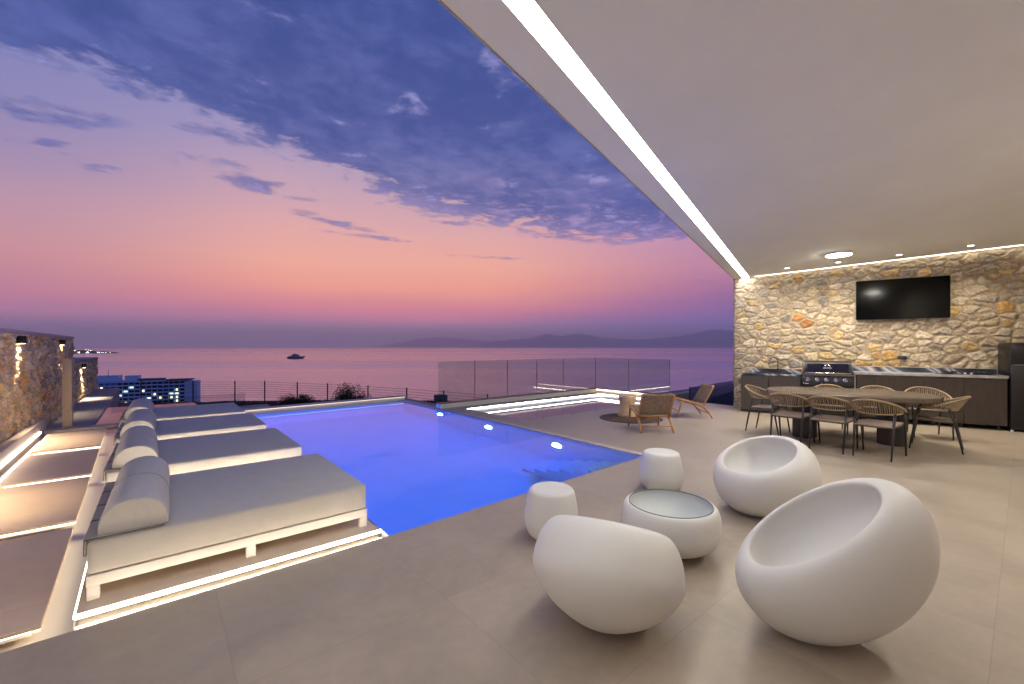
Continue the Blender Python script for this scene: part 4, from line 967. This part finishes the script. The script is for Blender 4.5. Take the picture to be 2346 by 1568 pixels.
rot = t_.n('ShaderNodeVectorRotate', rotation_type='Z_AXIS', ins={'Vector': co, 'Angle': -A0}).outputs[0]
h1 = t_.noise(t_.vm('MULTIPLY', rot, (.16, .055, .1)), 1.0, 5, .62); h2 = t_.noise(t_.vm('MULTIPLY', rot, (.012, .003, .01)), 1.0, 3, .5)
slick = t_.smooth(t_.noise(t_.vm('MULTIPLY', rot, (.0011, .00014, .001)), 1.0, 4, .55), .42, .60)
bp = t_.n('ShaderNodeBump', ins={'Strength': .7, 'Distance': 2.2, 'Height': h1})
gl = t_.n('ShaderNodeBsdfGlossy', distribution='MULTI_GGX', ins={'Color': (.93, .84, .83, 1), 'Roughness': t_.n('ShaderNodeMapRange', ins={0: slick, 1: 0.0, 2: 1.0, 3: .19, 4: .30}).outputs[0], 'Normal': bp.outputs[0]})
s_ = t_.n('ShaderNodeMixShader', ins={0: .92, 1: t_.n('ShaderNodeBsdfDiffuse', ins={0: (.05, .06, .09, 1)}).outputs[0], 2: gl.outputs[0]})
t_.nt.links.new(s_.outputs[0], t_.n('ShaderNodeOutputMaterial').inputs[0])
mb = MB(); rr = [60, 400, 2000, 8000, 30000, 70000]; seg = 48
for r_ in rr:
    for k in range(seg): mb.v.append((r_ * math.cos(2 * math.pi * k / seg), r_ * math.sin(2 * math.pi * k / seg), SEA))
for i in range(len(rr) - 1):
    for k in range(seg): mb.f.append((i * seg + k, i * seg + (k + 1) % seg, (i + 1) * seg + (k + 1) % seg, (i + 1) * seg + k))
tag(mb.build('sea', m), kind='structure')
def pos(px, d_, z=0): P = FW * d_ + RT * ((px - 1173) / 975 * d_); return Vector((P.x, P.y, z))
# far mountains: ridge lines with real depth
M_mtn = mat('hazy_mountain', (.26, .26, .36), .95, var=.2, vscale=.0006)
def ridge(name, pts, D, thick):
    mb = MB(); n = 0; xs_ = []
    for (x0, y0), (x1, y1) in zip(pts, pts[1:]):
        k = max(2, int((x1 - x0) / 4))
        for i in range(k): f_ = i / k; xs_.append((x0 + (x1 - x0) * f_, y0 + (y1 - y0) * f_ + .7 * mnoise.noise(Vector((x0 * .2 + f_ * 5, 3, D * .001)))))
    xs_.append(pts[-1])
    for (x_, y_) in xs_:
        Hc = H + (795 - y_) / 975 * D
        jit = mnoise.noise(Vector((x_ * .05, 0, 1))) * thick * .2
        for (dd, f_) in ((-thick, 0), (-thick * .5, .45), (0, 1), (thick * .6, .5), (thick * 1.2, 0)):
            z = SEA - 20 + (Hc - SEA + 20) * f_ + (mnoise.noise(Vector((x_ * .09, f_ * 4, 2))) * 40 if 0 < f_ < 1 else 0)
            mb.v.append(tuple(pos(x_, D, z) + FW * (dd + jit)))
    for i in range(len(xs_) - 1):
        for k in range(4): mb.f.append((i * 5 + k, (i + 1) * 5 + k, (i + 1) * 5 + k + 1, i * 5 + k + 1))
    return tag(mb.build(name, M_mtn, smooth=True), kind='structure')
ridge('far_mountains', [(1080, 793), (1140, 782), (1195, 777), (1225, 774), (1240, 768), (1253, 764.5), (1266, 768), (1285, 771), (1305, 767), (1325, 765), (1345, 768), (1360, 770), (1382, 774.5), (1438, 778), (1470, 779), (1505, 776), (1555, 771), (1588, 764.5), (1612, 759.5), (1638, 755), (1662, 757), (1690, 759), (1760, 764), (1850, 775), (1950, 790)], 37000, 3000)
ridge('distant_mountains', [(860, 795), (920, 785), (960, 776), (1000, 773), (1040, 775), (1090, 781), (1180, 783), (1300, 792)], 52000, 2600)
# headland with village lights
mb = MB(); nx_ = 26; ny_ = 7
def hl_h(fx): return 34 * (1 - fx) ** .7 * (1 + .25 * math.sin(fx * 17) * (1 - fx)) + 3
for i in range(nx_ + 1):
    fx = i / nx_
    for j in range(ny_ + 1):
        fy = j / ny_; D = 3400 + 300 * fx + (700 * (1 - fx) + 60) * (fy - 0.0)
        z = SEA - 1 + hl_h(fx) * math.sin(math.pi * min(1, fy * 1.0)) ** .8 + (mnoise.noise(Vector((i * .9, j * .9, 5))) * 5 if 0 < j < ny_ else 0)
        mb.v.append(tuple(pos(135 + (274 - 135) * fx, D, z if fx < 1 else SEA - 1)))
for i in range(nx_):
    for j in range(ny_): mb.f.append((i * (ny_ + 1) + j, (i + 1) * (ny_ + 1) + j, (i + 1) * (ny_ + 1) + j + 1, i * (ny_ + 1) + j + 1))
tag(mb.build('headland', mat('dark_headland', (.02, .025, .03), .95, var=.4, vscale=.02), smooth=True), kind='structure')
vl = None
for i in range(24):
    fx = rnd.random() ** 1.2 * .93; fy = rnd.choice([.05, .08, .1, .3, .4])
    D = 3400 + 300 * fx + (700 * (1 - fx) + 60) * fy; z = SEA + 2.5 + hl_h(fx) * math.sin(math.pi * fy) ** .8
    P = pos(135 + 139 * fx, D - 4, z)
    q = MB().lathe([(.001, -1), (.7, -.7), (1, 0), (.7, .7), (.001, 1)], 8, capb=False, capt=False)
    r_ = 1.5 + rnd.random() * 1.4; q.v = [(a * r_ + P.x, b_ * r_ + P.y, c_ * r_ + P.z) for a, b_, c_ in q.v]
    tag(q.build('shore_light', emis('shore_light_%d' % (i % 2), ((.9, .95, 1), (1, .8, .4))[i % 2], 9)), 'tiny glowing lamp on the dark headland across the bay', 'shore light', 'lights of the village on the headland')
# yacht (bow to the right of the picture)
yt = thing('yacht', 'white and dark motor yacht lying alone on the pink sea', 'yacht', tuple(pos(678, 2020, SEA)), A0 - R(90) - R(4))
def hull(secs):
    m = MB(); n = None
    for (x_, hw, z0, z1) in secs:
        pr = [(0, z0), (hw * .7, z0 + (z1 - z0) * .25), (hw, z1), (-hw, z1), (-hw * .7, z0 + (z1 - z0) * .25)]; n = len(pr)
        m.v += [(x_, a, b_) for a, b_ in pr]
    for i in range(len(secs) - 1):
        for k in range(n): m.f.append((i * n + k, i * n + (k + 1) % n, (i + 1) * n + (k + 1) % n, (i + 1) * n + k))
    m.f.append(tuple(range(n))[::-1]); m.f.append(tuple(range((len(secs) - 1) * n, len(secs) * n))); return m
hull([(-41, 6.5, -1, 8.0), (-38, 8, -1, 8.2), (0, 8.5, -1, 9), (24, 7, -1, 10.5), (36, 3, 1.5, 11.8), (45, .3, 9.5, 13)]).build('hull', mat('yacht_hull', (.16, .15, .2), .4), yt)
hull([(-34, 6, 8.4, 11.5), (-26, 6.5, 8.4, 13), (12, 6.5, 9, 14.5), (26, 4, 10.2, 11)]).build('main_deck', mat('yacht_white', (.8, .78, .85), .4), yt)
hull([(-20, 5.5, 13.2, 14.8), (-14, 5.5, 13.2, 18.5), (10, 5.5, 14.5, 19.5), (15, 4.5, 14.6, 15)]).build('bridge_deck', mat('yacht_glass', (.04, .04, .09), .15), yt)
hull([(-31, 5.2, 18.7, 19.3), (-8, 5.5, 18.8, 20.6), (10, 5.0, 19.6, 20.6), (13, 4, 19.6, 20)]).build('sun_deck', MATS['yacht_white'], yt)
hull([(-13, 2, 20.7, 23), (-8, 2.4, 20.8, 24), (2, 2, 20.8, 21.4)]).build('radar_arch', MATS['yacht_hull'], yt)

# ------------------------------------------------------------------ hotel block below
ht = thing('hotel_block', 'long white seven-storey hotel with lit windows by the sea', 'hotel')
HA = pos(150, 318, 0); HB = pos(423, 352, 0); HL = (HB - HA).length; hu = (HB - HA).normalized(); hn = Vector((hu.y, -hu.x, 0))
if hn.dot(FW) > 0: hn = -hn
HM = Matrix(((hu.x, -hn.x, 0, HA.x), (hu.y, -hn.y, 0, HA.y), (0, 0, 1, 0), (0, 0, 0, 1)))   # x along, y away from viewer
ztop = -25.6; fh = 3.02; NF = 9
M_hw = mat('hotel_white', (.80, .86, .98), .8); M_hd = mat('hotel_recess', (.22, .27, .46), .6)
def hb_(m): m.xf(HM); return m
hb_(MB().box(0, 1.6, -54, HL, 16, ztop - .1)).build('wall', M_hd, ht)
hb_(MB().box(HL, .1, -54, HL + 8.5, 16, ztop - 1.6)).build('wing', M_hw, ht)
hb_(MB().box(HL - 12, -.6, ztop - .5, HL + 5, 12, ztop + .35)).build('roof', mat('hotel_roof', (.10, .10, .14), .8), ht)
for k in range(NF):
    z = ztop - k * fh
    hb_(MB().box(0, 0, z - 1.25, HL, 1.6, z)).build('balcony', M_hw, ht)
nb = 20; bw = HL / nb
pm = MB()
for i in range(nb + 1): pm.box(i * bw - .12, .1, -54, i * bw + .12, 1.7, ztop - 1.25)
hb_(pm).build('partition', M_hw, ht)
lit = [(3, 1), (5, 1), (10, 1), (12, 2), (7, 2), (9, 2), (18, 2), (14, 3), (6, 3), (8, 3), (18, 3), (3, 3), (17, 3), (15, 4), (18, 4), (6, 4), (3, 4), (2, 4), (17, 4), (18, 5), (11, 5), (2, 5), (6, 5), (4, 6), (7, 6), (18, 6), (3, 6), (9, 5), (13, 4)]
MW = [emis('window_warm', (1.0, .88, .5), 2.6), emis('window_cool', (.55, .8, .8), .9), mat('window_dark', (.02, .03, .06), .1)]
MWL = emis('window_tube', (.8, 1.0, 1.0), 5)
for k in range(7):
    for i in range(5, nb):
        z = ztop - k * fh; L_ = (i, k) in lit; j = rnd.randrange(2)
        mm = MW[j] if L_ else MW[2]
        inset = bw * (.12 if j else .33) if L_ else bw * .08
        if k == 0 and i < 8: continue
        wq = hb_(MB().box(i * bw + inset, 1.5, z - 2.95, (i + 1) * bw - inset, 1.57, z - 1.3)).build('window', mm, ht)
        if L_ and j: hb_(MB().box(i * bw + inset + .5, 1.40, z - 2.2, (i + 1) * bw - inset - .5, 1.48, z - 1.95)).build('lamp', MWL, wq)
hb_(MB().box(0, 3, ztop, 29, 14, ztop + 4.4)).build('penthouse', M_hw, ht)
hb_(MB().box(33, 3, ztop, 41, 12, ztop + 4.0)).build('penthouse', M_hw, ht)
hb_(MB().box(41, 2.0, ztop, HL - 14, 10, ztop + 1.4)).build('penthouse', mat('hotel_attic', (.12, .13, .2), .8), ht)
hb_(MB().box(23, 3, ztop + 4.4, 23.3, 3.3, ztop + 9)).build('mast', M_hd, ht)

# ------------------------------------------------------------------ wire fence and garden glass
fn = thing('wire_fence', 'thin dark wire fence on slim posts along the garden edge', 'fence')
fp = [(-.806, 31.166), (1.346, 28.046), (3.071, 26.819), (4.306, 25.897), (5.44, 23.888), (6.426, 22.164), (7.517, 19.687), (8.411, 17.474), (9.078, 15.421), (9.7, 13.2)]
for (x_, y_) in fp: MB().tube([(x_, y_, -2.6), (x_, y_, -.36)], .030, 8).build('post', M_black, fn)
for k in range(8):
    z = -.42 - k * .115; MB().tube([(x_, y_, z) for x_, y_ in fp], .0065, 4).build('wire', M_black, fn)
gg = thing('garden_glass_rail', 'clear low glass rail behind the farthest lounger', 'glass balustrade')
for a, b_ in (((-.93, 14.35), (.35, 14.35)), ((.36, 14.35), (1.9, 14.35))):
    MB().prism([(a[0] + .006, a[1]), (b_[0] - .006, b_[1]), (b_[0] - .006, b_[1] + .012), (a[0] + .006, a[1] + .012)], -.3, .12).build('glass_panel', M_pane3, gg)

# ------------------------------------------------------------------ planting
def foliage(n, rad, size, rnd, shape=1.0, lo=.0):
    m = MB()
    clumps = [(Vector((rnd.uniform(-1, 1), rnd.uniform(-1, 1), rnd.uniform(lo, 1))), rnd.uniform(.25, .45)) for _ in range(60)]
    clumps = [(c, r) for c, r in clumps if c.x ** 2 + c.y ** 2 + (c.z * .9) ** 2 < 1.0] or clumps
    for _ in range(n):
        c, r = rnd.choice(clumps)
        o = Vector((rnd.gauss(0, 1), rnd.gauss(0, 1), rnd.gauss(0, 1))); o = o.normalized() * r * rnd.random() ** .4
        p = c + o; p = Vector((p.x * rad[0], p.y * rad[1], max(0.02, p.z) * rad[2]))
        a = Vector((rnd.uniform(-1, 1), rnd.uniform(-1, 1), rnd.uniform(-.2, 1))).normalized(); b = a.cross(Vector((rnd.random(), rnd.random(), rnd.random()))).normalized()
        s = size * rnd.uniform(.6, 1.4); k = len(m.v)
        m.v += [tuple(p - b * s * .28), tuple(p + a * s * .6), tuple(p + b * s * .28), tuple(p + a * s * 1.3)]
        m.f.append((k, k + 1, k + 2)) if rnd.random() < .3 else m.f.append((k, k + 1, k + 3, k + 2) if False else (k, k + 3, k + 2, k + 1))
    return m
M_leaf = mat('dark_leaf', (.030, .045, .016), .8, var=.5, vscale=3); M_leaf2 = mat('dry_leaf', (.07, .05, .022), .8, var=.5, vscale=3); M_bark = mat('bark', (.05, .035, .025), .9)
def bush(px, d_, zb, rad, n, label, m=M_leaf, size=.055):
    P = pos(px, d_, zb); t = thing('bush', label, 'bush', tuple(P), 0, 'dark shrubs along the garden fence')
    foliage(n * 4, rad, size * 1.35, rnd, lo=.0).build('crown', m, t)
    st = MB()
    for k in range(5):
        a = rnd.uniform(0, 6.3); st.tube([(0, 0, -.4), (math.cos(a) * rad[0] * .3, math.sin(a) * rad[1] * .3, rad[2] * .4), (math.cos(a) * rad[0] * .6, math.sin(a) * rad[1] * .6, rad[2] * .8)], [.03, .018, .006], 5)
    st.build('stem', M_bark, t)
bush(688, 18.6, -1.6, (1.0, .8, .80), 2800, 'round dark bush, leftmost of the shrubs beside the wire fence', M_leaf2)
bush(803, 18.0, -1.6, (.85, .8, 1.12), 3200, 'tallest dark bush by the fence, beyond the pool corner')
bush(748, 16.8, -1.6, (.7, .6, .8), 1600, 'low dark bush between the two larger shrubs at the fence')
bush(866, 17.0, -1.6, (.8, .7, .72), 2000, 'dark bush right of the tallest, reaching to the pool ledge')
bush(948, 17.0, -1.7, (.5, .45, .72), 900, 'small dark bush at the right end of the fence planting', M_leaf2)
for px_, d_, lab in ((1610, 17.5, 'dark shrub on the lower terrace, left behind the dark glass'), (1655, 18.5, 'dark shrub on the lower terrace, next to the stone wall edge')):
    bush(px_, d_, -1.1, (1.1, .8, .75), 1500, lab)
# hedge strip (uncountable ground cover)
gc = MB()
for _ in range(9000):
    px_ = rnd.uniform(330, 1010); d_ = rnd.uniform(15.3, 22.5); P = pos(px_, d_)
    l_ = (px_ - 1173) / 975 * d_; z = land(d_, l_) + mnoise.noise(Vector((P.x * .4, P.y * .4, 0))) * .14
    if P.y < 14.5: continue
    hgt = .05 + .22 * max(0, mnoise.noise(Vector((P.x * .9, P.y * .9, 4))) + .3) * rnd.random()
    a = rnd.uniform(0, 6.3); s = rnd.uniform(.02, .05); k = len(gc.v)
    gc.v += [(P.x - s * math.cos(a), P.y - s * math.sin(a), z), (P.x + s * math.cos(a), P.y + s * math.sin(a), z), (P.x + rnd.uniform(-.08, .08), P.y + rnd.uniform(-.08, .08), z + hgt)]
    gc.f.append((k, k + 1, k + 2))
tag(gc.build('ground_cover', M_leaf2), 'dry brownish ground cover along the garden edge', 'ground cover', kind='stuff')

# ------------------------------------------------------------------ evening haze
hz = box(-62000, -62000, SEA - 30, 62000, 62000, HZ_TOP).build('haze', None)
m = bpy.data.materials.new('haze'); m.use_nodes = True; t_ = NT(m.node_tree)
pv = t_.n('ShaderNodeVolumePrincipled', ins={'Color': (.98, .95, .84, 1), 'Density': HZ_S, 'Anisotropy': .6})
t_.nt.links.new(pv.outputs[0], t_.n('ShaderNodeOutputMaterial').inputs['Volume'])
hz.data.materials.append(m); tag(hz, 'thin evening haze over the bay', 'haze', kind='stuff')
